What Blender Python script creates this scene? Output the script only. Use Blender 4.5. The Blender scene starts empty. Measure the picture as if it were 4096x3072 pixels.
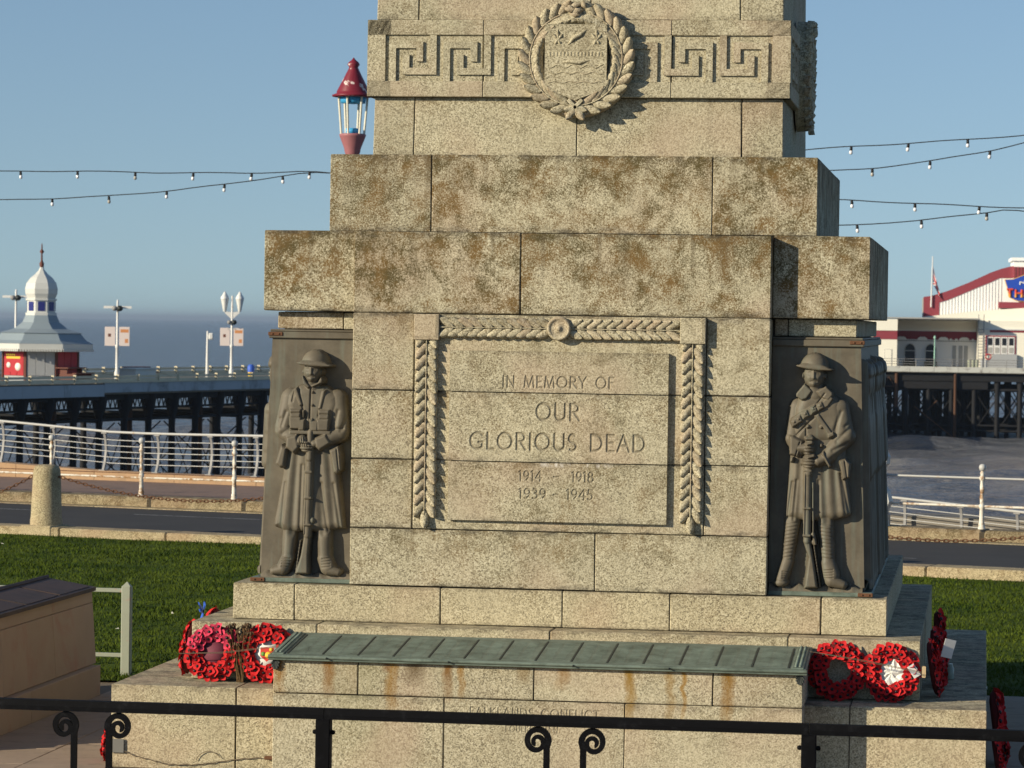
import bpy, bmesh, math, random
import numpy as np
from mathutils import Matrix, Vector, Euler

random.seed(7); np.random.seed(7)
scene = bpy.context.scene
COL = scene.collection
R = math.radians

# ---------------------------------------------------------------- camera
CAM = Vector((3.3525, -28.7409, 3.5501))
YAW, PITCH, ROLL = 0.141781, 0.018347, 0.014952
_r = Vector((math.cos(YAW), math.sin(YAW), 0)); _fw = Vector((-math.sin(YAW), math.cos(YAW), 0)); _up = Vector((0, 0, 1))
_fw2 = _fw*math.cos(PITCH) - _up*math.sin(PITCH); _up2 = _up*math.cos(PITCH) + _fw*math.sin(PITCH)
_X = _r*math.cos(ROLL) + _up2*math.sin(ROLL); _Y = _up2*math.cos(ROLL) - _r*math.sin(ROLL)
cd = bpy.data.cameras.new('camera'); cam = bpy.data.objects.new('camera', cd); COL.objects.link(cam)
cd.sensor_width = 36.0; cd.lens = 3306.23/1024*36.0; cd.clip_start = 0.5; cd.clip_end = 60000
cam.matrix_world = Matrix(((_X.x, _Y.x, -_fw2.x, CAM.x), (_X.y, _Y.y, -_fw2.y, CAM.y), (_X.z, _Y.z, -_fw2.z, CAM.z), (0, 0, 0, 1)))
cd.dof.use_dof = True; cd.dof.focus_distance = 26.3; cd.dof.aperture_fstop = 9.0
scene.camera = cam

# ---------------------------------------------------------------- sky and sun
LD = Vector((1.35, 1.0, -0.57)).normalized()                    # the way the sunlight travels
SUN_EL = math.asin(-LD.z); SUN_ROT = math.atan2(-LD.x, -LD.y)
world = bpy.data.worlds.new('World'); scene.world = world; world.use_nodes = True
wn = world.node_tree.nodes; wl = world.node_tree.links
bg = wn['Background']; sky = wn.new('ShaderNodeTexSky'); sky.sky_type = 'NISHITA'; sky.sun_disc = False
sky.sun_elevation = SUN_EL; sky.sun_rotation = SUN_ROT; sky.altitude = 0
sky.air_density = 1.0; sky.dust_density = 0.2; sky.ozone_density = 3.0
tc = wn.new('ShaderNodeTexCoord'); va = wn.new('ShaderNodeVectorMath'); va.operation = 'MULTIPLY_ADD'
va.inputs[1].default_value = (1, 1, 0.9); va.inputs[2].default_value = (0, 0, 0.08)          # the haze layer over the sea hides the lowest, yellowest degrees of sky
wl.new(tc.outputs['Generated'], va.inputs[0]); vn = wn.new('ShaderNodeVectorMath'); vn.operation = 'NORMALIZE'; wl.new(va.outputs[0], vn.inputs[0]); wl.new(vn.outputs[0], sky.inputs[0])
wt = wn.new('ShaderNodeMix'); wt.data_type = 'RGBA'; wt.blend_type = 'MULTIPLY'; wt.inputs[0].default_value = 1.0; wt.inputs[7].default_value = (1.02, 0.99, 0.985, 1)
wl.new(sky.outputs[0], wt.inputs[6]); wl.new(wt.outputs[2], bg.inputs[0]); bg.inputs[1].default_value = 0.098
sl = bpy.data.lights.new('sun', 'SUN'); sl.energy = 5.0; sl.angle = R(0.53); sl.color = (1.0, 0.885, 0.67)
sun = bpy.data.objects.new('sun', sl); COL.objects.link(sun)
sun.rotation_euler = LD.to_track_quat('-Z', 'Y').to_euler(); sun.location = (-60, -45, 40)
vs = scene.view_settings; vs.view_transform = 'Standard'; vs.look = 'None'; vs.gamma = 1.0; vs.use_curve_mapping = False; vs.exposure = 0.20
scene.cycles.max_bounces = 4; scene.cycles.volume_bounces = 0; scene.cycles.transparent_max_bounces = 4; scene.cycles.diffuse_bounces = 2; scene.cycles.glossy_bounces = 3
scene.cycles.use_denoising = True

# ---------------------------------------------------------------- material helpers
class NT:
    def __init__(s, name):
        s.m = bpy.data.materials.new(name); s.m.use_nodes = True; s.t = s.m.node_tree
        s.b = s.t.nodes['Principled BSDF']; s.b.inputs['Specular IOR Level'].default_value = 0.3
    def n(s, typ, ins=None, **kw):
        o = s.t.nodes.new(typ)
        for k, v in kw.items(): setattr(o, k, v)
        for k, v in (ins or {}).items():
            if hasattr(v, 'is_output') or isinstance(v, bpy.types.NodeSocket): s.t.links.new(v, o.inputs[k])
            else: o.inputs[k].default_value = v
        return o
    def pos(s, offset=True):
        g = s.n('ShaderNodeNewGeometry').outputs['Position']
        if not offset: return g
        r = s.n('ShaderNodeObjectInfo').outputs['Random']
        c = s.n('ShaderNodeCombineXYZ', {0: s.math('MULTIPLY', r, 37.0), 1: s.math('MULTIPLY', r, 91.0), 2: s.math('MULTIPLY', r, 53.0)}).outputs[0]
        return s.n('ShaderNodeVectorMath', {0: g, 1: c}, operation='ADD').outputs[0]
    def math(s, op, a, b=0.0, c=0.0, clamp=False):
        return s.n('ShaderNodeMath', {0: a, 1: b, 2: c}, operation=op, use_clamp=clamp).outputs[0]
    def noise(s, vec, scale, detail=3.0, rough=0.6, dist=0.0):
        return s.n('ShaderNodeTexNoise', {'Vector': vec, 'Scale': scale, 'Detail': detail, 'Roughness': rough, 'Distortion': dist}).outputs[0]
    def scl(s, vec, v):
        return s.n('ShaderNodeVectorMath', {0: vec, 1: v}, operation='MULTIPLY').outputs[0]
    def ramp(s, fac, stops):
        o = s.n('ShaderNodeValToRGB', {0: fac}); e = o.color_ramp.elements
        while len(e) < len(stops): e.new(0.5)
        for i, (p, c) in enumerate(stops):
            e[i].position = p; e[i].color = (c, c, c, 1) if isinstance(c, (int, float)) else (*c, 1)
        return o.outputs[0]
    def mix(s, fac, a, b, mode='MIX'):
        o = s.n('ShaderNodeMix', data_type='RGBA', blend_type=mode)
        for k, v in ((0, fac), (6, a), (7, b)):
            if isinstance(v, bpy.types.NodeSocket): s.t.links.new(v, o.inputs[k])
            else: o.inputs[k].default_value = v if k == 0 else ((*v, 1) if len(v) == 3 else v)
        return o.outputs[2]
    def bump(s, h, strength, dist):
        o = s.n('ShaderNodeBump', {'Height': h, 'Strength': strength, 'Distance': dist}); s.t.links.new(o.outputs[0], s.b.inputs['Normal'])
    def out(s, col, rough=0.8, metal=0.0):
        for k, v in (('Base Color', col), ('Roughness', rough), ('Metallic', metal)):
            if isinstance(v, bpy.types.NodeSocket): s.t.links.new(v, s.b.inputs[k])
            else: s.b.inputs[k].default_value = (*v, 1) if k == 'Base Color' else v
        return s.m

def granite(name, lichen=0.3, rust=None, grime=0.5, cut=False, tint=(1, 1, 1), grain=1.0):
    s = NT(name); P = s.pos(); W = s.pos(False); rnd = s.n('ShaderNodeObjectInfo').outputs['Random']
    g1 = s.noise(P, 85*grain, 3, 0.72); big = s.noise(P, 3.0, 2, 0.6)
    vc = s.n('ShaderNodeTexVoronoi', {'Vector': s.n('ShaderNodeVectorMath', {0: P, 1: s.n('ShaderNodeVectorMath', {0: s.n('ShaderNodeTexNoise', {'Vector': P, 'Scale': 90.0}).outputs[1], 1: (0.012, 0.012, 0.012)}, operation='MULTIPLY').outputs[0]}, operation='ADD').outputs[0], 'Scale': 105*grain}).outputs['Color']
    vr = s.n('ShaderNodeSeparateColor', {0: vc}).outputs[0]
    g = s.math('ADD', s.math('MULTIPLY', g1, 0.60), s.math('MULTIPLY', vr, 0.30))
    c = s.ramp(g, [(0.24, (0.075, 0.064, 0.043)), (0.34, (0.225, 0.195, 0.130)), (0.44, (0.405, 0.358, 0.242)), (0.55, (0.54, 0.486, 0.345)), (0.68, (0.67, 0.625, 0.475))])
    soft = s.math('MULTIPLY_ADD', s.ramp(s.noise(P, 2.2, 1, 0.6), [(0.35, 0.0), (0.65, 1.0)]), 0.30, s.math('MULTIPLY', rnd, 0.18))
    c = s.mix(soft, c, (0.43, 0.385, 0.272))
    # block to block and cloudy variation
    v = s.math('ADD', s.math('MULTIPLY', big, 0.34), s.math('MULTIPLY_ADD', rnd, 0.16, 0.77))
    c = s.mix(1.0, c, s.n('ShaderNodeCombineColor', {0: v, 1: v, 2: s.math('MULTIPLY', v, 0.99)}).outputs[0], 'MULTIPLY')
    pink = s.math('MULTIPLY', s.ramp(s.noise(P, 1.3, 1, 0.6), [(0.48, 0.0), (0.66, 1.0)]), 0.35)
    c = s.mix(pink, c, (0.44, 0.31, 0.22))
    # brown-green lichen in ragged patches, denser near the tops of the blocks
    gz = s.n('ShaderNodeSeparateXYZ', {0: s.n('ShaderNodeTexCoord').outputs['Generated']}).outputs[2]
    lm = s.math('ADD', s.noise(P, 3.6, 4, 0.68, 0.6), s.math('MULTIPLY', s.noise(P, 13, 3, 0.7), 0.30))
    lm = s.math('ADD', lm, s.math('MULTIPLY', s.math('SUBTRACT', 0.5, g1), 0.95))
    lm = s.math('ADD', lm, s.math('MULTIPLY', gz, 0.12))
    lm = s.ramp(lm, [(0.76 - 0.20*lichen, 0.0), (1.02 - 0.20*lichen, 1.0)])
    lm = s.math('MULTIPLY', lm, min(1.0, 0.35 + lichen*0.8))
    c = s.mix(lm, c, s.mix(s.ramp(s.noise(P, 5, 3), [(0.4, 0.0), (0.62, 1.0)]), (0.088, 0.066, 0.022), (0.165, 0.098, 0.030)))
    dr = s.math('MULTIPLY', s.ramp(s.noise(s.scl(P, (11, 11, 0.7)), 1.0, 2, 0.65), [(0.50, 0.0), (0.68, 1.0)]), s.math('POWER', gz, 1.4))
    c = s.mix(s.math('MULTIPLY', dr, 0.15 + 0.5*lichen), c, (0.095, 0.070, 0.036))
    # black crust along the joints
    eg = s.math('MAXIMUM', s.ramp(gz, [(0.0, 1.0), (0.11, 0.0)]), s.ramp(gz, [(0.90, 0.0), (1.0, 1.0)]))
    eg = s.math('MULTIPLY', eg, s.ramp(s.noise(s.scl(P, (1, 1, 3)), 6.5, 3, 0.75), [(0.42, 0.0), (0.66, 1.0)]))
    c = s.mix(s.math('MULTIPLY', eg, grime), c, (0.05, 0.042, 0.03))
    sx = s.n('ShaderNodeSeparateXYZ', {0: W})
    if rust:
        ztop = 0.95
        dz = s.math('SUBTRACT', ztop, sx.outputs[2])
        wob = s.math('MULTIPLY', s.math('SUBTRACT', s.noise(s.scl(W, (3, 3, 9)), 1.0, 4, 0.6), 0.5), 0.10)
        for (rx, w, ln, st, col) in rust:
            d = s.math('DIVIDE', s.math('ABSOLUTE', s.math('SUBTRACT', s.math('ADD', sx.outputs[0], wob), rx)), w)
            a = s.math('SUBTRACT', 1.0, s.math('POWER', d, 2.0), clamp=True)
            b = s.math('SUBTRACT', 1.0, s.math('DIVIDE', dz, ln), clamp=True)
            k = s.math('MULTIPLY', s.math('MULTIPLY', a, s.math('POWER', b, 0.5)), s.ramp(s.noise(s.scl(W, (28, 28, 9)), 1.0, 3, 0.7), [(0.3, 0.6), (0.55, 1.0)]))
            c = s.mix(s.math('MULTIPLY', k, min(1.0, st*1.25)), c, col)
    if cut:
        at = s.n('ShaderNodeAttribute', attribute_name='cut').outputs['Fac']
        c = s.mix(s.math('MULTIPLY', at, 0.62), c, (0.17, 0.145, 0.10))
        zz = s.math('SUBTRACT', 1.0, s.math('DIVIDE', s.math('ABSOLUTE', s.math('SUBTRACT', sx.outputs[2], 2.428)), 0.026), clamp=True)
        xx = s.math('SUBTRACT', 1.0, s.math('POWER', s.math('DIVIDE', s.math('ABSOLUTE', s.math('SUBTRACT', sx.outputs[0], 0.17)), 0.34), 4.0), clamp=True)
        sm = s.math('MULTIPLY', s.math('MULTIPLY', zz, xx), s.ramp(s.noise(s.scl(W, (1, 1, .4)), 11, 3, 0.6), [(0.50, 0.0), (0.60, 1.0)]))
        c = s.mix(sm, c, (0.72, 0.68, 0.62))                     # lime weeping from the joint
    if tint != (1, 1, 1): c = s.mix(1.0, c, tint, 'MULTIPLY')
    s.bump(g1, 0.55, 0.006)
    return s.out(c, 0.85)

def plain(name, col, rough=0.6, metal=0.0, var=0.15, scale=8.0, wear=None, bump=0.0, spec=None):
    s = NT(name); P = s.pos()
    a = s.noise(P, scale, 4, 0.6)
    c = s.mix(a, tuple(x*(1-var) for x in col), tuple(min(1, x*(1+var)) for x in col))
    if wear:
        wc, lo, hi, ws = wear
        c = s.mix(s.ramp(s.noise(P, ws, 5, 0.7, 0.3), [(lo, 0.0), (hi, 1.0)]), c, wc)
    if bump: s.bump(s.noise(P, scale*6, 4, 0.7), 0.5, bump)
    if spec is not None: s.b.inputs['Specular IOR Level'].default_value = spec
    return s.out(c, rough, metal)

RUST = [(-2.0, .07, .30, .9, (0.274, 0.127, 0.016)), (-1.607, .06, .31, .95, (0.218, 0.083, 0.007)), (-1.11, .055, .46, .8, (0.256, 0.132, 0.018)), (-1.16, .04, .10, .9, (0.164, 0.050, 0.006)),
        (-0.93, .10, .20, .7, (0.082, 0.046, 0.014)), (-0.678, .05, .32, .9, (0.185, 0.083, 0.013)), (-0.57, .035, .30, .75, (0.274, 0.138, 0.018)), (-0.09, .06, .16, .55, (0.181, 0.099, 0.018)), (0.21, .06, .2, .6, (0.229, 0.110, 0.014)),
        (0.73, .05, .5, .8, (0.262, 0.149, 0.022)), (1.03, .045, .5, .6, (0.246, 0.138, 0.022)), (1.137, .022, .5, .8, (0.284, 0.149, 0.018)), (1.47, .06, .5, .8, (0.229, 0.116, 0.014)), (-1.4, .3, .9, .2, (0.191, 0.199, 0.072))]
MG_UP = granite('granite_weathered', lichen=0.80, grime=0.95)
MG_MID = granite('granite', lichen=0.36, grime=0.95)
MG_LOW = granite('granite_clean', lichen=0.0, grime=0.7, tint=(1.03, 1.0, 0.95))
MG_SHAFT = granite('granite_shaft', lichen=0.22, grime=0.5)
MG_CUT = granite('granite_inscribed', lichen=0.28, grime=0.6, cut=True)
MG_LEC = granite('granite_rust_stained', lichen=0.05, grime=0.6, rust=RUST)
MG_LECT = granite('granite_rust_inscribed', lichen=0.05, grime=0.4, rust=RUST, cut=True)
MG_CARVE = granite('granite_carved', lichen=0.05, grime=0.2, tint=(0.97, 0.96, 0.95))
MG_BAND = granite('granite_band', lichen=0.10, grime=0.0)
MORTAR = plain('mortar', (0.06, 0.05, 0.035), 0.95)
def bronze():
    s = NT('bronze'); P = s.pos(); a = s.noise(P, 5, 5, 0.65); f = s.noise(P, 60, 3, 0.6)
    c = s.mix(s.ramp(a, [(0.35, 0.0), (0.65, 1.0)]), (0.105, 0.088, 0.062), (0.165, 0.140, 0.100)); c = s.mix(s.math('MULTIPLY', f, 0.35), c, (0.085, 0.072, 0.052))
    st = s.ramp(s.noise(s.scl(P, (16, 16, 1.3)), 1.0, 4, 0.6), [(0.52, 0.0), (0.70, 0.55)]); c = s.mix(st, c, (0.150, 0.165, 0.130))
    s.bump(s.noise(P, 40, 4, 0.7), 0.5, 0.0015); return s.out(c, s.math('MULTIPLY_ADD', a, 0.3, 0.42))
BRONZE = bronze()
VERD = plain('verdigris_bronze', (0.155, 0.195, 0.160), 0.55, 0.0, 0.35, 9.0, wear=((0.075, 0.095, 0.075), 0.42, 0.68, 5.0), bump=0.0015)
VERD_D = plain('dark_verdigris_bronze', (0.03, 0.036, 0.032), 0.6, 0.0, 0.3, 20.0)
RUSTM = plain('rusty_iron', (0.13, 0.06, 0.03), 0.85, 0.0, 0.3, 30.0)
IRON = plain('black_painted_iron', (0.003, 0.003, 0.004), 0.65, 0.0, 0.3, 12.0, wear=((0.013, 0.013, 0.015), 0.55, 0.75, 18.0), spec=0.08)
POPPY = plain('poppy_paper', (0.52, 0.018, 0.020), 0.7, 0, 0.4, 14.0, spec=0.15)
POPPYP = plain('faded_pink_poppy_paper', (0.60, 0.05, 0.10), 0.7, 0, 0.35, 14.0, spec=0.15)
BLACKP = plain('black_plastic', (0.012, 0.01, 0.012), 0.4)
PAPER = plain('white_card', (0.78, 0.76, 0.70), 0.7, 0, 0.06, 20)
WHITE_RUST = plain('white_paint_rusting', (0.70, 0.66, 0.57), 0.5, 0, 0.06, 9, wear=((0.30, 0.15, 0.05), 0.47, 0.62, 6.0))
WHITE_IRON = plain('white_painted_iron', (0.48, 0.475, 0.45), 0.45, 0, 0.06, 9, wear=((0.45, 0.33, 0.2), 0.60, 0.72, 6.0))
GREY_IRON = plain('grey_painted_iron', (0.26, 0.255, 0.25), 0.5)

# ---------------------------------------------------------------- mesh helpers
class MB:
    def __init__(s): s.v = []; s.f = []; s.mi = []; s.sm = []
    def add(s, vs, fs, mi=0, smooth=False):
        o = len(s.v); s.v += [tuple(v) for v in vs]
        for f in fs: s.f.append(tuple(i + o for i in f)); s.mi.append(mi); s.sm.append(smooth)
        return s
    def box(s, x0, x1, y0, y1, z0, z1, mi=0, M=None):
        vs = [Vector((x, y, z)) for z in (z0, z1) for y in (y0, y1) for x in (x0, x1)]
        if M: vs = [M @ v for v in vs]
        return s.add(vs, [(0, 2, 3, 1), (4, 5, 7, 6), (0, 1, 5, 4), (2, 6, 7, 3), (0, 4, 6, 2), (1, 3, 7, 5)], mi)
    def cbox(s, x0, x1, y0, y1, z0, z1, b=0.006, mi=0, M=None):
        lo = (x0, y0, z0); hi = (x1, y1, z1); vs = []; idx = {}
        for k in range(8):
            sg = [(k >> a) & 1 for a in range(3)]
            for ax in range(3):
                p = []
                for a in range(3):
                    e = hi[a] if sg[a] else lo[a]
                    p.append(e if a == ax else (e - b if sg[a] else e + b))
                idx[(k, ax)] = len(vs); vs.append(Vector(p))
        fs = []
        for ax in range(3):
            a1, a2 = [a for a in range(3) if a != ax]
            for sd in (0, 1):
                ks = []
                for (i, j) in ((0, 0), (1, 0), (1, 1), (0, 1)):
                    ks.append((sd << ax) | (i << a1) | (j << a2))
                fs.append([idx[(k, ax)] for k in ks])
        for ax in range(3):
            a1, a2 = [a for a in range(3) if a != ax]
            for i in (0, 1):
                for j in (0, 1):
                    k0 = (i << a1) | (j << a2); k1 = k0 | (1 << ax)
                    fs.append([idx[(k0, a1)], idx[(k1, a1)], idx[(k1, a2)], idx[(k0, a2)]])
        for k in range(8): fs.append([idx[(k, 0)], idx[(k, 1)], idx[(k, 2)]])
        c = Vector(((x0+x1)/2, (y0+y1)/2, (z0+z1)/2)); out = []
        for f in fs:
            n = (vs[f[1]] - vs[f[0]]).cross(vs[f[2]] - vs[f[0]]); m = sum((vs[i] for i in f), Vector())/len(f) - c
            out.append(f if n.dot(m) > 0 else f[::-1])
        if M: vs = [M @ v for v in vs]
        return s.add(vs, out, mi)
    def prism(s, pts, y0, y1, mi=0, M=None):          # outline in (x,z), counter-clockwise seen from -y
        n = len(pts); vs = [Vector((x, y0, z)) for x, z in pts] + [Vector((x, y1, z)) for x, z in pts]
        if M: vs = [M @ v for v in vs]
        fs = [tuple(range(n)), tuple(range(2*n-1, n-1, -1))] + [(i, i+n, (i+1) % n + n, (i+1) % n) for i in range(n)]
        return s.add(vs, fs, mi)
    def tube(s, pts, r, n=8, mi=0, cap=True, smooth=True):
        pts = [Vector(p) for p in pts]; rs = r if isinstance(r, (list, tuple)) else [r]*len(pts); vs = []; prev = None
        for i, p in enumerate(pts):
            t = (pts[min(i+1, len(pts)-1)] - pts[max(i-1, 0)]).normalized()
            if prev is None: a = t.cross(Vector((0, 0, 1))); a = a if a.length > 1e-3 else Vector((1, 0, 0))
            else: a = prev - t*prev.dot(t)
            a.normalize(); prev = a; b = t.cross(a)
            for k in range(n):
                th = 2*math.pi*k/n; vs.append(p + (a*math.cos(th) + b*math.sin(th))*rs[i])
        fs = [(i*n+k, i*n+(k+1) % n, (i+1)*n+(k+1) % n, (i+1)*n+k) for i in range(len(pts)-1) for k in range(n)]
        s.add(vs, fs, mi, smooth)
        if cap:
            s.add(vs[:n], [tuple(range(n))[::-1]], mi); s.add(vs[-n:], [tuple(range(n))], mi)
        return s
    def lathe(s, prof, n=16, c=(0, 0, 0), mi=0, smooth=True, a0=0.0, M=None):   # prof (r,z)
        vs = []
        for r, z in prof:
            for k in range(n):
                th = a0 + 2*math.pi*k/n; v = Vector((c[0]+r*math.cos(th), c[1]+r*math.sin(th), c[2]+z)); vs.append(M @ v if M else v)
        fs = [(i*n+k, i*n+(k+1) % n, (i+1)*n+(k+1) % n, (i+1)*n+k) for i in range(len(prof)-1) for k in range(n)]
        s.add(vs, fs, mi, smooth)
        if prof[0][0] > 1e-4: s.add(vs[:n], [tuple(range(n))[::-1]], mi)
        if prof[-1][0] > 1e-4: s.add(vs[-n:], [tuple(range(n))], mi)
        return s
    def sweep(s, pts, w, h, nrm, mi=0):                # flat bar: w across the curve's plane normal, h in the plane
        pts = [Vector(p) for p in pts]; nrm = Vector(nrm); vs = []
        hs = h if isinstance(h, (list, tuple)) else [h]*len(pts)
        for i, p in enumerate(pts):
            t = (pts[min(i+1, len(pts)-1)] - pts[max(i-1, 0)]).normalized(); b = nrm.cross(t).normalized()
            for (u, q) in ((-1, -1), (1, -1), (1, 1), (-1, 1)): vs.append(p + nrm*(u*w/2) + b*(q*hs[i]/2))
        fs = [(i*4+k, i*4+(k+1) % 4, (i+1)*4+(k+1) % 4, (i+1)*4+k) for i in range(len(pts)-1) for k in range(4)]
        m = len(pts)*4; fs += [(3, 2, 1, 0), (m-4, m-3, m-2, m-1)]
        return s.add(vs, fs, mi)
    def mesh(s, name, mats):
        me = bpy.data.meshes.new(name); me.from_pydata(s.v, [], s.f)
        for m in (mats if isinstance(mats, (list, tuple)) else [mats]): me.materials.append(m)
        me.polygons.foreach_set('material_index', s.mi); me.polygons.foreach_set('use_smooth', s.sm); me.update(); return me
    def build(s, name, mats, parent=None):
        return link(name, s.mesh(name, mats), parent)

def link(name, me, parent=None, local=None):
    o = bpy.data.objects.new(name, me); COL.objects.link(o)
    if parent is not None:
        o.parent = parent
        if local is None: o.matrix_parent_inverse = wmat(parent).inverted()     # mesh written in world coordinates
        else: o.matrix_local = local
    elif local is not None: o.matrix_world = local
    return o
WM = {}
def wmat(o):
    return WM.get(o.name, Matrix.Identity(4))
def thing(name, label, cat, M=None, group=None):
    o = bpy.data.objects.new(name, None); COL.objects.link(o); o.empty_display_size = 0.1
    M = M if isinstance(M, Matrix) else Matrix.Translation(M or (0, 0, 0)); o.matrix_world = M; WM[o.name] = M
    o['label'] = label; o['category'] = cat
    if group: o['group'] = group
    return o
def tag(o, label, cat, group=None):
    o['label'] = label; o['category'] = cat
    if group: o['group'] = group
    return o
def structure(o): o['kind'] = 'structure'; return o
def frame(o, u, v, w):                                  # matrix from origin and three axes
    return Matrix(((u[0], v[0], w[0], o[0]), (u[1], v[1], w[1], o[1]), (u[2], v[2], w[2], o[2]), (0, 0, 0, 1)))
def copy_tree(o, M):
    c = o.copy(); COL.objects.link(c); c.matrix_world = M; WM[c.name] = M
    for ch in o.children:
        d = ch.copy(); COL.objects.link(d); d.parent = c
    return c

# ================================================================ THE WAR MEMORIAL
mem = thing('war_memorial', 'tall granite war memorial with stepped base, bronze soldier reliefs and inscription', 'memorial')
J = 0.004                                                    # half a joint
def stone(x0, x1, y0, y1, z0, z1, m, b=None, taper=False, jx=True):
    b = b or random.uniform(0.004, 0.008); k = J if jx else 0
    mb = MB().cbox(x0+k, x1-k, y0+k*0, y1, z0+J, z1-J*0.6, b)
    mb.v = [(x+random.uniform(-.0022, .0022), y+random.uniform(-.001, .001), z+random.uniform(-.0022, .0022)) for x, y, z in mb.v]
    if taper: mb.v = [(x*(1.70-0.0142*(z-4.949))/1.70, y*(1.70-0.0142*(z-4.949))/1.70, z) for x, y, z in mb.v]
    return mb.build('stone_block', m, mem)
core = MB()
def course(w, z0, z1, joints, m, d=0.5, sides=(-0.33, 0.33), taper=False, front=True, yf=None, top=0.0):
    xs = [-w] + list(joints) + [w]; nf = len(xs)-1
    if front:
        for i in range(nf): stone(xs[i]-(J if i == 0 else 0), xs[i+1]+(J if i == nf-1 else 0), -w, -w+d, z0, z1, m, taper=taper)
    bx = [-w, -w*0.3, w*0.35, w]
    for i in range(3): stone(bx[i]-(J if i == 0 else 0), bx[i+1]+(J if i == 2 else 0), w-d, w, z0, z1, m, taper=taper)
    ys = [-w+d] + [w*q for q in sides] + [w-d]
    for s in (-1, 1):
        for i in range(len(ys)-1):
            a, b_ = (w-d, w) if s > 0 else (-w, -w+d)
            mb = MB().cbox(a, b_, ys[i]+J, ys[i+1]-J, z0+J, z1-J*0.6, 0.006)
            if taper: mb.v = [(x*(1.70-0.0142*(z-4.949))/1.70, y*(1.70-0.0142*(z-4.949))/1.70, z) for x, y, z in mb.v]
            mb.build('stone_block', m, mem)
    g = 0.06 if taper else 0.015; core.box(-w+g, w-g, -w+g, w-g, z0-0.002, z1-0.012)

course(3.416, 0.0, 0.662, (-2.412, -0.9, 0.9, 2.381), MG_LOW, 0.62, (-0.5, 0.05, 0.5))
course(2.8985, 0.662, 1.129, (-1.878, -0.004, 1.874), MG_LOW, 0.5)
course(2.6257, 1.129, 1.423, (-2.121, -0.927, 0.057, 0.915, 2.113), MG_LOW, 0.5, (-0.4, 0.02, 0.4))
# projecting centre panel with its courses, then the wings' neck and head course
PY = -2.601
for z0, z1, xs in ((1.425, 1.888, (-1.677, 0.310, 1.677)), (1.888, 2.445, (-1.677, -1.172, 1.172, 1.677)), (2.445, 2.998, (-1.677, -1.172, 1.172, 1.677)),
                   (2.998, 3.618, (-1.677, -1.172, 1.172, 1.677)), (3.618, 4.273, (-1.677, -0.321, 1.677))):
    for i in range(len(xs)-1):
        e0 = J if i == 0 else 0; e1 = J if i == len(xs)-2 else 0
        stone(xs[i]-e0, xs[i+1]+e1, PY, -2.05, z0, z1, MG_UP if z0 > 3.5 else MG_MID)
core.box(-1.66, 1.66, PY+0.02, -1.9, 1.43, 4.26); core.box(-2.3, 2.3, -2.3, 2.3, 1.42, 3.62)
for sx in (-1, 1):
    a, b = sorted((sx*1.677, sx*2.446)); stone(a - (J if sx < 0 else -0.003), b + (J if sx > 0 else -0.003), -2.446, -1.95, 3.622, 4.279, MG_UP, jx=True)
    a, b = sorted((sx*1.69, sx*2.35)); j = sx*1.802
    for q0, q1 in ((a, j), (j, b)) if True else (): stone(min(q0, q1)-(0 if q0 == j else 0), max(q0, q1), -2.35, -1.95, 3.478, 3.618, MG_MID)
    for y0, y1 in ((-1.95, -0.6), (-0.6, 0.7), (0.7, 2.446)):
        x0, x1 = sorted((sx*1.95, sx*2.446)); MB().cbox(x0, x1, y0+J, y1-(J if y1 < 2 else 0), 3.626, 4.279, 0.006).build('stone_block', MG_UP, mem)
        x0, x1 = sorted((sx*1.95, sx*2.35)); MB().cbox(x0, x1, y0+J, min(y1, 2.35)-J, 3.478, 3.616, 0.006).build('stone_block', MG_MID, mem)
MB().cbox(-1.94, 1.94, 2.0, 2.446, 3.626, 4.279, 0.006).build('stone_block', MG_UP, mem)
MB().cbox(-1.94, 1.94, 2.0, 2.35, 1.43, 3.616, 0.006).build('stone_block', MG_MID, mem)
MB().cbox(-1.94, 1.94, -1.94, 1.99, 4.22, 4.272, 0.006).build('stone_block', MG_UP, mem)
course(2.0, 4.285, 4.924, (-1.153, 1.151), MG_UP, 0.5)
course(1.70, 4.928, 5.413, (-1.36, 0.0, 1.36), MG_SHAFT, 0.4, taper=True)
course(1.70, 6.047, 6.75, (-1.345, 0.1, 1.345), MG_SHAFT, 0.4, taper=True)
course(1.70, 6.75, 7.45, (-0.9, 0.5), MG_SHAFT, 0.4, taper=True)
zz = [7.45, 8.2, 9.0, 9.8, 10.6, 11.4, 12.2, 13.0, 13.8, 14.6, 15.4, 16.2, 17.0, 17.8, 18.6, 19.4, 20.2, 21.0]
for i in range(len(zz)-1):
    mb = MB().cbox(-1.7, 1.7, -1.7, 1.7, zz[i]+J, zz[i+1], 0.006); mb.v = [(x*(1.70-0.0142*(z-4.949))/1.70, y*(1.70-0.0142*(z-4.949))/1.70, z) for x, y, z in mb.v]
    mb.build('stone_block', MG_SHAFT, mem)
w = 1.472; MB().add([(-w, -w, 21.0), (w, -w, 21.0), (w, w, 21.0), (-w, w, 21.0), (0, 0, 23.2)], [(0, 1, 4), (1, 2, 4), (2, 3, 4), (3, 0, 4), (3, 2, 1, 0)]).build('cap_stone', MG_SHAFT, mem)

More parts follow.
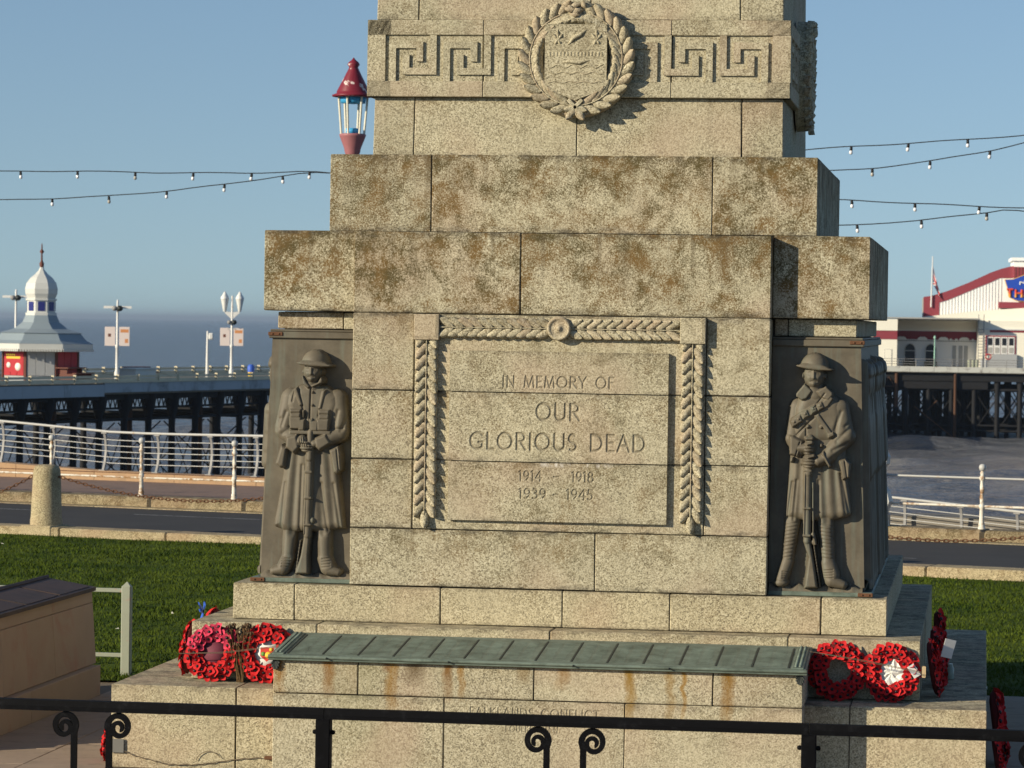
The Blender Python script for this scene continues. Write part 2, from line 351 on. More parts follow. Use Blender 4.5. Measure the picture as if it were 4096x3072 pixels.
# --- Greek key band: recessed ground, raised frets
BW, BZ0, BZ1 = 1.7512, 5.413, 6.047; RC = 0.021
course(BW-RC, BZ0+0.004, BZ1-0.004, (-0.78, 0.777), MG_BAND, 0.4)
UX, UZ = 0.0567, 0.0543; KX = -1.625; KZ = 5.922
cells = [(7, 0, 8, 6), (3, 5, 7, 6), (3, 3, 4, 5), (1, 1, 2, 7), (2, 1, 6, 2), (5, 2, 6, 4)]          # col0,row0,col1,row1
def key_mesh(mir):
    mb = MB()
    for c0, r0, c1, r1 in cells:
        x0, x1 = KX + c0*UX, KX + c1*UX
        if mir: x0, x1 = -x1, -x0
        mb.box(x0, x1, -BW, -BW+RC+0.01, KZ - r1*UZ - (0.001 if r1 == 7 else 0), KZ - r0*UZ + (0.001 if r0 == 0 else 0))
    return mb.mesh('greek_key', MG_BAND)
km = [key_mesh(False), key_mesh(True)]
for q in range(4):
    Rq = Matrix.Rotation(q*math.pi/2, 4, 'Z')
    for m in (0, 1):
        for k in range(3):
            o = link('greek_key', km[m], mem, Rq @ Matrix.Translation(((1 if m == 0 else -1)*k*8*UX, 0, 0)))
    for xa, xb in ((-BW, -0.782), (-0.778, 0.775), (0.779, BW)):
        mb = MB(); mb.cbox(xa, xb, -BW, -BW+0.2, KZ, BZ1, 0.005, M=Rq); mb.cbox(xa, xb, -BW, -BW+0.2, BZ0, KZ-7*UZ, 0.005, M=Rq)
        if xa < -1.7: mb.box(-BW, KX, -BW+0.001, -BW+0.15, KZ-7*UZ-0.001, KZ+0.001, M=Rq)
        if xb > 1.7: mb.box(-KX, BW, -BW+0.001, -BW+0.15, KZ-7*UZ-0.001, KZ+0.001, M=Rq)
        mb.build('band_border', MG_BAND, mem)
core.build('mortar_core', MORTAR, mem)

# --- carved leaves
def leaf_mesh(name, L, Wd, H, m, bend, nu=9, nv=6, skirt=0.03):
    mb = MB(); vs = []; q = nv+3
    for i in range(nu):
        u = i/(nu-1); wd = Wd*0.5*max(0.12, (1-abs((u-0.48)/0.52)**3.2)**0.5 if u < 0.999 else 0.12); row = []; y0 = bend*u*u
        for j in range(nv+1):
            t = -1 + 2*j/nv; row.append((u*L, wd*t + y0, H*((1-t*t)**0.7)*(0.6+0.4*u) + H*0.2*u))
        vs += [(u*L, -wd*1.01+y0, row[0][2]-skirt)] + row + [(u*L, wd*1.01+y0, row[-1][2]-skirt)]
    fs = [(i*q+j, (i+1)*q+j, (i+1)*q+j+1, i*q+j+1) for i in range(nu-1) for j in range(q-1)] + [tuple((nu-1)*q+j for j in range(q))]
    mb.add(vs, fs, 0, False); mb.sm = [0 < (k % (q-1)) < q-2 for k in range(len(fs)-1)] + [False]; return mb.mesh(name, m)
LEAF = [leaf_mesh('leaf', 0.136, 0.066, 0.021, MG_CARVE, b_) for b_ in (0.026, -0.026, 0.0)]
LEAFW = [leaf_mesh('leaf', 0.138, 0.068, 0.025, MG_CARVE, b_) for b_ in (0.022, -0.022, 0.0)]
def put_leaf(par, me, base, d, up, tilt=0.16, s=1.0):
    d = Vector(d).normalized(); up = Vector(up); u = (d*math.cos(tilt) + up*math.sin(tilt)).normalized(); v = up.cross(d).normalized(); wv = u.cross(v)
    M = frame(base, u, v, wv) @ Matrix.Scale(s, 4); l = link('leaf', me, par, None); l.matrix_parent_inverse = wmat(par).inverted(); l.matrix_local = M
    l.matrix_parent_inverse = Matrix.Identity(4); return l
OUT = (0, -1, 0); FY = PY - 0.026
lb = MB()
for sx in (-1, 1):
    xc = sx*1.068
    lb.cbox(xc-0.084, xc+0.084, PY-0.010, PY+0.02, 1.98, 3.42, 0.004)
lb.cbox(-0.965, 0.965, PY-0.010, PY+0.02, 3.428, 3.597, 0.004)
border = lb.build('laurel_border', MG_CARVE, mem)
for sx in (-1, 1):
    xc = sx*1.068
    a, b = xc-0.101, xc+0.101
    MB().cbox(a, b, PY-0.066, PY+0.02, 3.409, 3.614, 0.004).build('corner_block', MG_CARVE, border)
    mbx = MB(); 
    for q in (0.014, 0.024): 
        mbx.box(b-q-0.003, b-q, PY-0.0685, PY-0.06, 3.409+q, 3.609); mbx.box(a+0.004, b-q-0.004, PY-0.0685, PY-0.06, 3.409+q, 3.409+q+0.003)
    mbx.build('corner_moulding', MG_CARVE, border)
    for i in range(16):
        z = 3.462 - i*0.0905
        for s in (-1, 1):
            put_leaf(border, LEAF[1 if s > 0 else 0], (xc + s*0.004, FY-0.002, z), (s*0.98, 0, -1.0), OUT, 0.07, 1.0 + random.uniform(-.03, .03))
    put_leaf(border, LEAF[2], (xc, FY-0.006, 2.035), (0, 0, -1), OUT, 0.05, 0.98)
    MB().tube([(xc, FY-0.018, 3.41), (xc, FY-0.020, 2.0)], 0.005, 6).build('stem', MG_CARVE, border)
    for i in range(11):
        x = sx*(0.07 + i*0.079)
        for s in (-1, 1):
            put_leaf(border, LEAF[1 if s*sx > 0 else 0], (x, FY-0.002, 3.512 + s*0.004), (sx*1.0, 0, s*0.92), OUT, 0.06, 0.96)
MB().tube([(-0.96, FY-0.018, 3.512), (0.96, FY-0.018, 3.512)], 0.005, 6).build('stem', MG_CARVE, border)
Mb = frame((0, PY-0.02, 3.514), (1, 0, 0), (0, 0, 1), (0, -1, 0))
MB().lathe([(0.096, -0.02), (0.096, 0.05), (0.088, 0.062), (0.076, 0.062), (0.070, 0.052), (0.022, 0.056), (0.018, 0.068), (0.008, 0.074), (0.0, 0.074)], 28, M=Mb).build('boss', MG_CARVE, border)

# --- laurel wreath and shield on the band (front and right-hand faces)
def carved_wreath(Rz):
    T = lambda v: Rz @ Vector(v); N = Rz.to_3x3() @ Vector((0, -1, 0)); ex = Rz.to_3x3() @ Vector((1, 0, 0)); ez = Vector((0, 0, 1))
    c = Rz @ Vector((0, -BW, 5.722)); yb = 0.078; RM = 0.382
    P = lambda x, z, h: c + ex*x + ez*z + N*h
    ring = MB(); nn = 48; prof = [(0.275, -0.04), (0.280, yb-0.03), (0.295, yb-0.014), (0.455, yb-0.014), (0.472, yb-0.03), (0.478, -0.04)]
    vs = [P(r*math.sin(2*math.pi*k/nn), r*math.cos(2*math.pi*k/nn), h) for k in range(nn) for r, h in prof]; m = len(prof)
    ring.add(vs, [(k*m+j, k*m+j+1, ((k+1) % nn)*m+j+1, ((k+1) % nn)*m+j) for k in range(nn) for j in range(m-1)], 0, True)
    wr = ring.build('laurel_wreath', MG_CARVE, mem)
    for s in (-1, 1):
        for i in range(13):
            th = math.pi - 0.18 - i*0.216                      # angle from the top, starting at the bottom crossing
            px, pz = RM*math.sin(th)*s, RM*math.cos(th); tx, tz = -math.cos(th)*s, math.sin(th); nx, nz = math.sin(th)*s, math.cos(th)
            for q in (1, -1):
                dv = ex*(tx + q*0.86*nx) + ez*(tz + q*0.86*nz)
                put_leaf(wr, LEAFW[0 if q*s > 0 else 1], P(px+q*0.006*nx, pz+q*0.006*nz, yb-0.014), dv, N, 0.05, 1.04 if q > 0 else 1.12)
        put_leaf(wr, LEAFW[2], P(s*0.01, -0.395, yb), ex*(-s*0.6) + ez*(-0.75), N, 0.05, 0.95)
        put_leaf(wr, LEAFW[2], P(s*0.01, -0.395, yb), ex*(-s*0.95) + ez*(-0.25), N, 0.05, 0.8)
    stem = MB()
    for s in (-1, 1):
        stem.tube([P(RM*math.sin(t)*s, RM*math.cos(t), yb+0.004) for t in np.linspace(math.pi-0.03, 0.35, 24)], 0.006, 6)
        stem.cbox(-0.016, 0.016, -0.085, 0.085, 0.0, 0.03, 0.004, M=frame(P(0, -0.395, yb-0.01), ex*math.cos(0.75*s)+ez*math.sin(0.75*s), -ex*math.sin(0.75*s)+ez*math.cos(0.75*s), N))
    stem.build('branch_stem', MG_CARVE, wr)
    # shield with its low carving
    sh = MB(); o = [(-0.243, 0.283), (-0.243, -0.215), (-0.225, -0.245), (-0.12, -0.29), (0.0, -0.34), (0.12, -0.29), (0.225, -0.245), (0.243, -0.215), (0.243, 0.283)]
    M3 = frame(c, ex, -N, ez)
    sh.prism([(x*1.05, z) for x, z in o], -0.098, 0.06, M=M3); so = sh.build('shield', MG_CARVE, wr)
    d = MB()
    d.prism([(-0.236, 0.08), (-0.236, 0.073), (0.236, 0.073), (0.236, 0.08)], -0.102, -0.09, M=M3)
    for k in range(16):
        x = -0.215 + k*0.0287; d.cbox(x-0.009, x+0.009, -0.102, -0.09, 0.02, 0.058, 0.004, M=M3)
    for z0, a in ((-0.06, 0.014), (-0.115, 0.009), (-0.19, 0.007)):
        d.tube([P(-0.225+t*0.45/24, z0 + a*math.sin(t*0.95+z0*40), 0.098) for t in range(25)], 0.006, 5)
    for x in (-0.15, 0.17):                                     # upright carved fleurons in the chief
        for (ux, uz, L) in ((0, 1, .09), (.6, .7, .075), (-.6, .7, .075), (.5, -.8, .05), (-.5, -.8, .05)):
            d.tube([P(x, 0.155, 0.095), P(x+ux*L*.6, 0.155+uz*L*.6, 0.101), P(x+ux*L, 0.155+uz*L, 0.095)], [0.006, 0.013, 0.003], 6)
    d.tube([P(-0.07, 0.11, .095), P(-0.02, 0.17, .102), P(0.04, 0.20, .101), P(0.09, 0.24, .095)], [0.004, 0.02, 0.018, 0.004], 6)
    d.tube([P(-0.12, -0.03, .095), P(-0.05, -0.02, .102), P(0.03, -0.035, .102), P(0.12, -0.01, .095)], [0.004, 0.016, 0.016, 0.004], 6)
    d.build('shield_carving', MG_CARVE, wr)
    t = MB()                                                    # tied knot at the top
    for k in range(9):
        a = random.uniform(0, 6.28); r = random.uniform(0.0, 0.07); x, z = r*1.7*math.cos(a), 0.40 + r*0.8*math.sin(a)
        t.tube([P(x-0.05*math.cos(a*2), z-0.03*math.sin(a*2), 0.07), P(x, z, 0.10), P(x+0.05*math.cos(a*2), z+0.03*math.sin(a*2), 0.07)], [0.008, 0.028, 0.006], 7)
    t.build('top_knot', MG_CARVE, wr)
for q in range(4): carved_wreath(Matrix.Rotation(q*math.pi/2, 4, 'Z'))

# --- inscriptions cut as V grooves into finely gridded faces
def arc(cx, cy, rx, ry, a0, a1, n=14): return [(cx+rx*math.cos(R(a0+(a1-a0)*i/n)), cy+ry*math.sin(R(a0+(a1-a0)*i/n))) for i in range(n+1)]
G = {'I': (.22, [[(.11, 0), (.11, 1)]]), 'N': (.78, [[(.1, 0), (.1, 1)], [(.1, 1), (.68, 0)], [(.68, 0), (.68, 1)]]), 'M': (.98, [[(.08, 0), (.18, 1)], [(.18, 1), (.49, .05)], [(.49, .05), (.8, 1)], [(.8, 1), (.9, 0)]]),
 'E': (.56, [[(.1, 0), (.1, 1)], [(.1, 1), (.5, 1)], [(.1, .52), (.44, .52)], [(.1, 0), (.52, 0)]]), 'O': (1.0, [arc(.5, .5, .42, .5, 0, 360, 30)]), 'R': (.68, [[(.1, 0), (.1, 1)], [(.1, 1), (.3, 1)] + arc(.32, .75, .24, .25, 90, -90, 12) + [(.1, .5)], [(.3, .5), (.64, 0)]]),
 'Y': (.72, [[(.05, 1), (.36, .5)], [(.67, 1), (.36, .5)], [(.36, .5), (.36, 0)]]), 'F': (.54, [[(.1, 0), (.1, 1)], [(.1, 1), (.5, 1)], [(.1, .52), (.42, .52)]]), 'U': (.78, [[(.1, 1), (.1, .32)] + arc(.39, .3, .29, .3, 180, 360, 14) + [(.68, 1)]]),
 'G': (.9, [arc(.5, .5, .42, .5, 45, 315, 26) + [(.8, .42)], [(.58, .42), (.82, .42)]]), 'L': (.52, [[(.1, 1), (.1, 0)], [(.1, 0), (.48, 0)]]), 'S': (.56, [arc(.28, .75, .2, .24, 50, 270, 14) + arc(.28, .25, .22, .25, 90, -130, 14)]),
 'D': (.84, [[(.1, 0), (.1, 1)], [(.1, 1), (.3, 1)] + arc(.32, .5, .42, .5, 90, -90, 18) + [(.1, 0)]]), 'A': (.78, [[(.04, 0), (.39, 1)], [(.39, 1), (.74, 0)], [(.17, .36), (.61, .36)]]), 'K': (.66, [[(.1, 0), (.1, 1)], [(.1, .45), (.56, 1)], [(.24, .6), (.62, 0)]]),
 'H': (.74, [[(.1, 0), (.1, 1)], [(.64, 0), (.64, 1)], [(.1, .52), (.64, .52)]]), 'C': (.86, [arc(.5, .5, .42, .5, 48, 312, 26)]), 'T': (.62, [[(.31, 0), (.31, 1)], [(.02, 1), (.6, 1)]]), '.': (.2, [[(.08, 0), (.1, .02)]]), '-': (.36, [[(.04, .45), (.32, .45)]]), ' ': (.5, []),
 '1': (.3, [[(.17, 0), (.17, 1)], [(.05, .9), (.17, 1)]]), '4': (.62, [[(.45, 0), (.45, 1)], [(.45, 1), (.04, .3)], [(.04, .3), (.6, .3)]]), '8': (.58, [arc(.29, .76, .19, .22, 0, 360, 20), arc(.29, .27, .24, .27, 0, 360, 20)]),
 '9': (.58, [arc(.29, .7, .22, .28, 0, 360, 20), arc(.1, .62, .41, .6, 10, -62, 10)]), '3': (.52, [arc(.22, .76, .2, .23, 120, -90, 12), arc(.22, .26, .24, .27, 90, -130, 14)]), '5': (.52, [[(.46, 1), (.14, 1)], [(.14, 1), (.1, .58)], [(.1, .58)] + arc(.22, .3, .24, .3, 110, -130, 14)])}
def line_segments(text, x0, x1, zb, h):
    sp = 0.13; tot = sum(G[c][0] for c in text) + sp*(len(text)-1); k = (x1-x0)/(tot*h); x = x0; segs = []
    for c in text:
        wd, st = G[c]
        for pl in st:
            for (a, b) in zip(pl[:-1], pl[1:]): segs.append((x+a[0]*h*k, zb+a[1]*h, x+b[0]*h*k, zb+b[1]*h))
        x += (wd+sp)*h*k
    return segs
def inscribed(x0, x1, yf, z0, z1, lines, m, step=0.004, back=0.05, name='inscribed_stone', par=None):
    nx = int((x1-x0)/step)+1; nz = int((z1-z0)/step)+1
    gx, gz = np.meshgrid(np.linspace(x0, x1, nx), np.linspace(z0, z1, nz)); cut = np.zeros_like(gx)
    for text, a, b, zb, h, hw, dp in lines:
        for (ax, az, bx, bz) in line_segments(text, a, b, zb, h):
            m_ = (gx > min(ax, bx)-hw) & (gx < max(ax, bx)+hw) & (gz > min(az, bz)-hw) & (gz < max(az, bz)+hw)
            if not m_.any(): continue
            px, pz = gx[m_]-ax, gz[m_]-az; dx, dz = bx-ax, bz-az; L = dx*dx+dz*dz+1e-12; t = np.clip((px*dx+pz*dz)/L, 0, 1)
            d = np.hypot(px-t*dx, pz-t*dz); cut[m_] = np.maximum(cut[m_], np.clip((hw-d)/hw*1.5, 0, 1)*dp)
    V = np.stack([gx.ravel(), (yf + cut).ravel(), gz.ravel()], 1); idx = np.arange(nx*nz).reshape(nz, nx)
    F = np.stack([idx[:-1, :-1].ravel(), idx[:-1, 1:].ravel(), idx[1:, 1:].ravel(), idx[1:, :-1].ravel()], 1).tolist()
    vs = V.tolist(); n0 = len(vs); bnd = list(idx[0, :]) + list(idx[1:, -1]) + list(idx[-1, -2::-1]) + list(idx[-2:0, 0]); nb = len(bnd)
    vs += [(vs[i][0], yf+back, vs[i][2]) for i in bnd]
    F += [(bnd[(i+1) % nb], bnd[i], n0+i, n0+(i+1) % nb) for i in range(nb)]
    me = bpy.data.meshes.new(name); me.from_pydata(vs, [], F); me.materials.append(m)
    at = me.attributes.new('cut', 'FLOAT', 'POINT'); at.data.foreach_set('value', np.concatenate([(cut/0.006).ravel().clip(0, 1), np.zeros(nb)]))
    return link(name, me, par or mem)
TY = PY - 0.041
inscribed(-0.878, 0.878, TY, 2.998+J, 3.328, [('IN MEMORY OF', -0.45, 0.45, 3.042, 0.088, 0.0095, 0.006)], MG_CUT, back=0.05)
inscribed(-0.878, 0.878, TY, 2.445+J, 2.998-J, [('OUR', -0.18, 0.18, 2.785, 0.13, 0.0125, 0.008), ('GLORIOUS DEAD', -0.71, 0.71, 2.545, 0.128, 0.0125, 0.008)], MG_CUT)
inscribed(-0.878, 0.878, TY, 1.972, 2.445-J, [('1914', -0.305, -0.12, 2.297, 0.078, 0.009, 0.006), ('-', -0.032, 0.02, 2.297, 0.078, 0.008, 0.006), ('1918', 0.12, 0.297, 2.297, 0.078, 0.009, 0.006),
          ('1939', -0.303, -0.083, 2.156, 0.078, 0.009, 0.006), ('-', -0.03, 0.02, 2.156, 0.078, 0.008, 0.006), ('1945', 0.08, 0.292, 2.156, 0.078, 0.009, 0.006)], MG_CUT)

# --- lectern block in front with the sloping bronze name plate
LY = -3.77
for z0, z1, xs in ((0.672, 0.945, (-2.04, -1.374, -0.01, 1.36, 2.04)), (0.0, 0.672, (-2.04, -0.7, 0.69, 2.04))):
    for i in range(len(xs)-1):
        if z0 == 0.0 and i == 1:
            inscribed(xs[i]+J, xs[i+1]-J, LY, 0.0, z1-J, [('FALKLANDS CONFLICT', -0.50, 0.50, 0.545, 0.062, 0.0075, 0.005), ('FOULKES  M.N.', -0.22, 0.20, 0.43, 0.044, 0.006, 0.004)], MG_LECT, back=0.3); continue
        e0 = J if i == 0 else 0; e1 = J if i == len(xs)-2 else 0
        stone(xs[i]-e0, xs[i+1]+e1, LY, -3.05 if z0 > .5 else -3.42, z0, z1, MG_LEC)
MB().box(-2.025, 2.025, LY+0.02, -2.91, 0.66, 0.93).build('mortar_core', MORTAR, mem)
yA, zA, yB, zB = -3.815, 0.972, -2.915, 1.062                     # front and back of the plate's top
Ms = frame((0, yA, zA), (1, 0, 0), Vector((0, yB-yA, zB-zA)).normalized(), Vector((0, -(zB-zA), yB-yA)).normalized()); LS = math.hypot(yB-yA, zB-zA)
np_ = MB().cbox(-2.065, 2.065, 0.0, LS, -0.03, 0.0, 0.005, M=Ms).build('name_plate', VERD, mem)
for k in range(15):
    x = -1.93 + k*0.2757
    MB().cbox(x-0.0055, x+0.0055, 0.05, LS-0.10, -0.004, 0.0045, 0.001, M=Ms).build('divider', VERD_D, np_)
    if k < 14:
        mb = MB().cbox(x+0.010, x+0.266, 0.06, LS-0.11, -0.004, 0.002, 0.001, M=Ms)
        for r_ in range(24):
            yy = 0.09 + r_*0.028
            mb.box(x+0.04, x+0.04+random.uniform(.07, .09), yy, yy+0.010, 0.001, 0.0036, M=Ms); mb.box(x+0.145, x+0.145+random.uniform(.06, .09), yy, yy+0.010, 0.001, 0.0036, M=Ms)
        mb.build('name_panel', VERD, np_)
for sx in (-1, 1):
    a, b = sorted((sx*1.955, sx*2.045)); MB().cbox(a, b, 0.02, LS-0.05, -0.004, 0.008, 0.003, M=Ms).build('end_strip', VERD, np_)
    mb = MB()
    for r_ in range(20): mb.lathe([(0.012, 0.0), (0.012, 0.006), (0.0, 0.012)], 6, c=(sx*1.985, 0.06+r_*0.04, 0.011), M=Ms); mb.lathe([(0.012, 0.0), (0.012, 0.006), (0.0, 0.012)], 6, c=(sx*2.018, 0.06+r_*0.04, 0.011), M=Ms)
    mb.build('bead_row', VERD, np_)
    mb = MB()                                                    # shell bracket under the plate's ends
    for k in range(7):
        a = R(200 + k*22); cx0 = sx*2.02; mb.tube([(cx0, LY-0.012, 0.94), (cx0 - sx*0.06*math.cos(a)*-1*0.6, LY-0.02, 0.93+0.085*math.sin(a)*0.9)], [0.006, 0.012], 6)
    mb.build('shell_bracket', VERD_D, np_)
MB().tube([(-2.07, yA-0.006, zA-0.014), (2.07, yA-0.006, zA-0.014)], 0.014, 8).build('front_moulding', VERD, np_)
MB().tube([(-2.07, yA+0.004, zA-0.034), (2.07, yA+0.004, zA-0.034)], 0.010, 8).build('front_moulding', VERD, np_)
for x in (-1.61, -0.66, 0.3, 1.03): MB().lathe([(0.008, 0), (0.008, 0.01), (0, 0.012)], 8, M=frame((x, yA-0.024, zA-0.016), (1, 0, 0), (0, 0, 1), (0, -1, 0))).build('rivet', VERD_D, np_)

# --- bronze reliefs of soldiers on the wings: height fields cast in one piece on a battered panel
class Relief:
    U = 0.001444                                             # metres per drawing unit
    def __init__(s, x0, x1, y0, y1, step=2.6):
        s.X, s.Y = np.meshgrid(np.arange(x0, x1, step), np.arange(y0, y1, step)); s.H = np.zeros_like(s.X)
    def up(s, m, val): s.H = np.where(m, np.maximum(s.H, val), s.H)
    def seg(s, p, q):
        dx, dy = q[0]-p[0], q[1]-p[1]; t = np.clip(((s.X-p[0])*dx+(s.Y-p[1])*dy)/(dx*dx+dy*dy+1e-9), 0, 1)
        return np.hypot(s.X-p[0]-t*dx, s.Y-p[1]-t*dy), t
    def cap(s, p, q, r0, r1, h0, h1=None, hb=0.4):
        h1 = h0 if h1 is None else h1; d, t = s.seg(p, q); r = r0+(r1-r0)*t; h = h0+(h1-h0)*t; k = np.clip(1-(d/r)**2, 0, 1)
        s.up(d < r, h*(hb+(1-hb)*np.sqrt(k)))
    def ell(s, c, rx, ry, h, hb=0.3, rot=0.0, top=False, bot=False):
        a = R(rot); dx, dy = s.X-c[0], s.Y-c[1]; u = (dx*math.cos(a)+dy*math.sin(a))/rx; v = (-dx*math.sin(a)+dy*math.cos(a))/ry; k = 1-u*u-v*v
        m = k > 0
        if top: m &= v < 0.08
        s.up(m, h*(hb+(1-hb)*np.sqrt(np.clip(k, 0, 1))))
    def poly(s, pts, h, edge=20, hb=0.35, hfun=None):
        n = len(pts); ins = np.zeros(s.X.shape, bool); d = np.full(s.X.shape, 1e9)
        for i in range(n):
            (xa, ya), (xb, yb) = pts[i], pts[(i+1) % n]
            if ya != yb: ins ^= ((ya > s.Y) != (yb > s.Y)) & (s.X < (xb-xa)*(s.Y-ya)/(yb-ya)+xa)
            d = np.minimum(d, s.seg(pts[i], pts[(i+1) % n])[0])
        k = 1-(1-np.clip(d/edge, 0, 1))**2; hh = h if hfun is None else hfun(s.X, s.Y)
        s.up(ins, hh*(hb+(1-hb)*np.sqrt(k)))
    def groove(s, pts, w, dep, lo=6):
        d = np.full(s.X.shape, 1e9)
        for a, b in zip(pts[:-1], pts[1:]): d = np.minimum(d, s.seg(a, b)[0])
        s.H = np.where(s.H > lo, s.H - dep*np.exp(-(d/w)**2), s.H)
    def dot(s, c, r, dep): s.H = np.where(s.H > 6, s.H + dep*np.exp(-(((s.X-c[0])**2+(s.Y-c[1])**2)/(r*r))), s.H)
    def build(s, name, par, place, m):
        H = s.H
        for _ in range(1):
            P_ = np.pad(H, 1, mode='edge'); H = (P_[1:-1, 1:-1]*4 + P_[:-2, 1:-1] + P_[2:, 1:-1] + P_[1:-1, :-2] + P_[1:-1, 2:])/8
        nz, nx = H.shape; idx = np.arange(nx*nz).reshape(nz, nx); q = np.stack([idx[:-1, :-1], idx[1:, :-1], idx[1:, 1:], idx[:-1, 1:]], -1).reshape(-1, 4)
        keep = (H.ravel()[q] > 0.8).any(1); q = q[keep]; used = np.unique(q); mp = np.full(nx*nz, -1); mp[used] = np.arange(len(used)); q = mp[q]
        V = place(s.X.ravel()[used]*s.U, s.Y.ravel()[used]*s.U, H.ravel()[used]*s.U)
        me = bpy.data.meshes.new(name); me.from_pydata(V.tolist(), [], q.tolist()); me.materials.append(m)
        me.polygons.foreach_set('use_smooth', np.ones(len(q), bool)); return link(name, me, par)
def face(r, cx, cy, w=1.0):
    r.ell((cx, cy), 58*w, 68*w, 122, 0.5); r.ell((cx, cy+34*w), 42*w, 34*w, 118, 0.55)
    for s in (-1, 1):
        r.dot((cx+s*22*w, cy-14*w), 11*w, -11); r.dot((cx+s*22*w, cy-12*w), 6*w, 6); r.dot((cx+s*24*w, cy-27*w), 10*w, 4); r.dot((cx+s*27*w, cy+12*w), 14*w, 4)
        r.ell((cx+s*57*w, cy), 9*w, 17*w, 92, 0.6)
    r.cap((cx, cy-24*w), (cx, cy+10*w), 7*w, 10*w, 122, 133, 0.88); r.groove([(cx-16*w, cy+32*w), (cx, cy+30*w), (cx+16*w, cy+32*w)], 3.5, 6); r.dot((cx, cy+40*w), 10, 3); r.dot((cx, cy+56*w), 15, 6)
def helmet(r, cx, cy, w=1.0, skew=6):
    r.ell((cx, cy), 80*w, 82*w, 128, 0.42, skew, top=True)
    r.ell((cx+4, cy+2), 106*w, 14*w, 136, 0.90, skew); r.ell((cx+2, cy-6), 84*w, 12*w, 132, 0.9, skew)
def hand(r, cx, cy, rx, ry, h, sgn=1):
    r.ell((cx, cy), rx, ry, h, 0.62)
    for k in range(-1, 2): r.groove([(cx-rx*.9, cy+k*ry*.48), (cx+rx*.6, cy+k*ry*.48+3)], 4.0, 11)
    r.cap((cx+sgn*rx*.55, cy-ry*.75), (cx-sgn*rx*.1, cy-ry*.55), 11, 9, h*1.02, h*1.06, .75)
def folds(r, lines, w=7, d=12):
    for p in lines: r.groove(p, w*1.3, d*0.6)

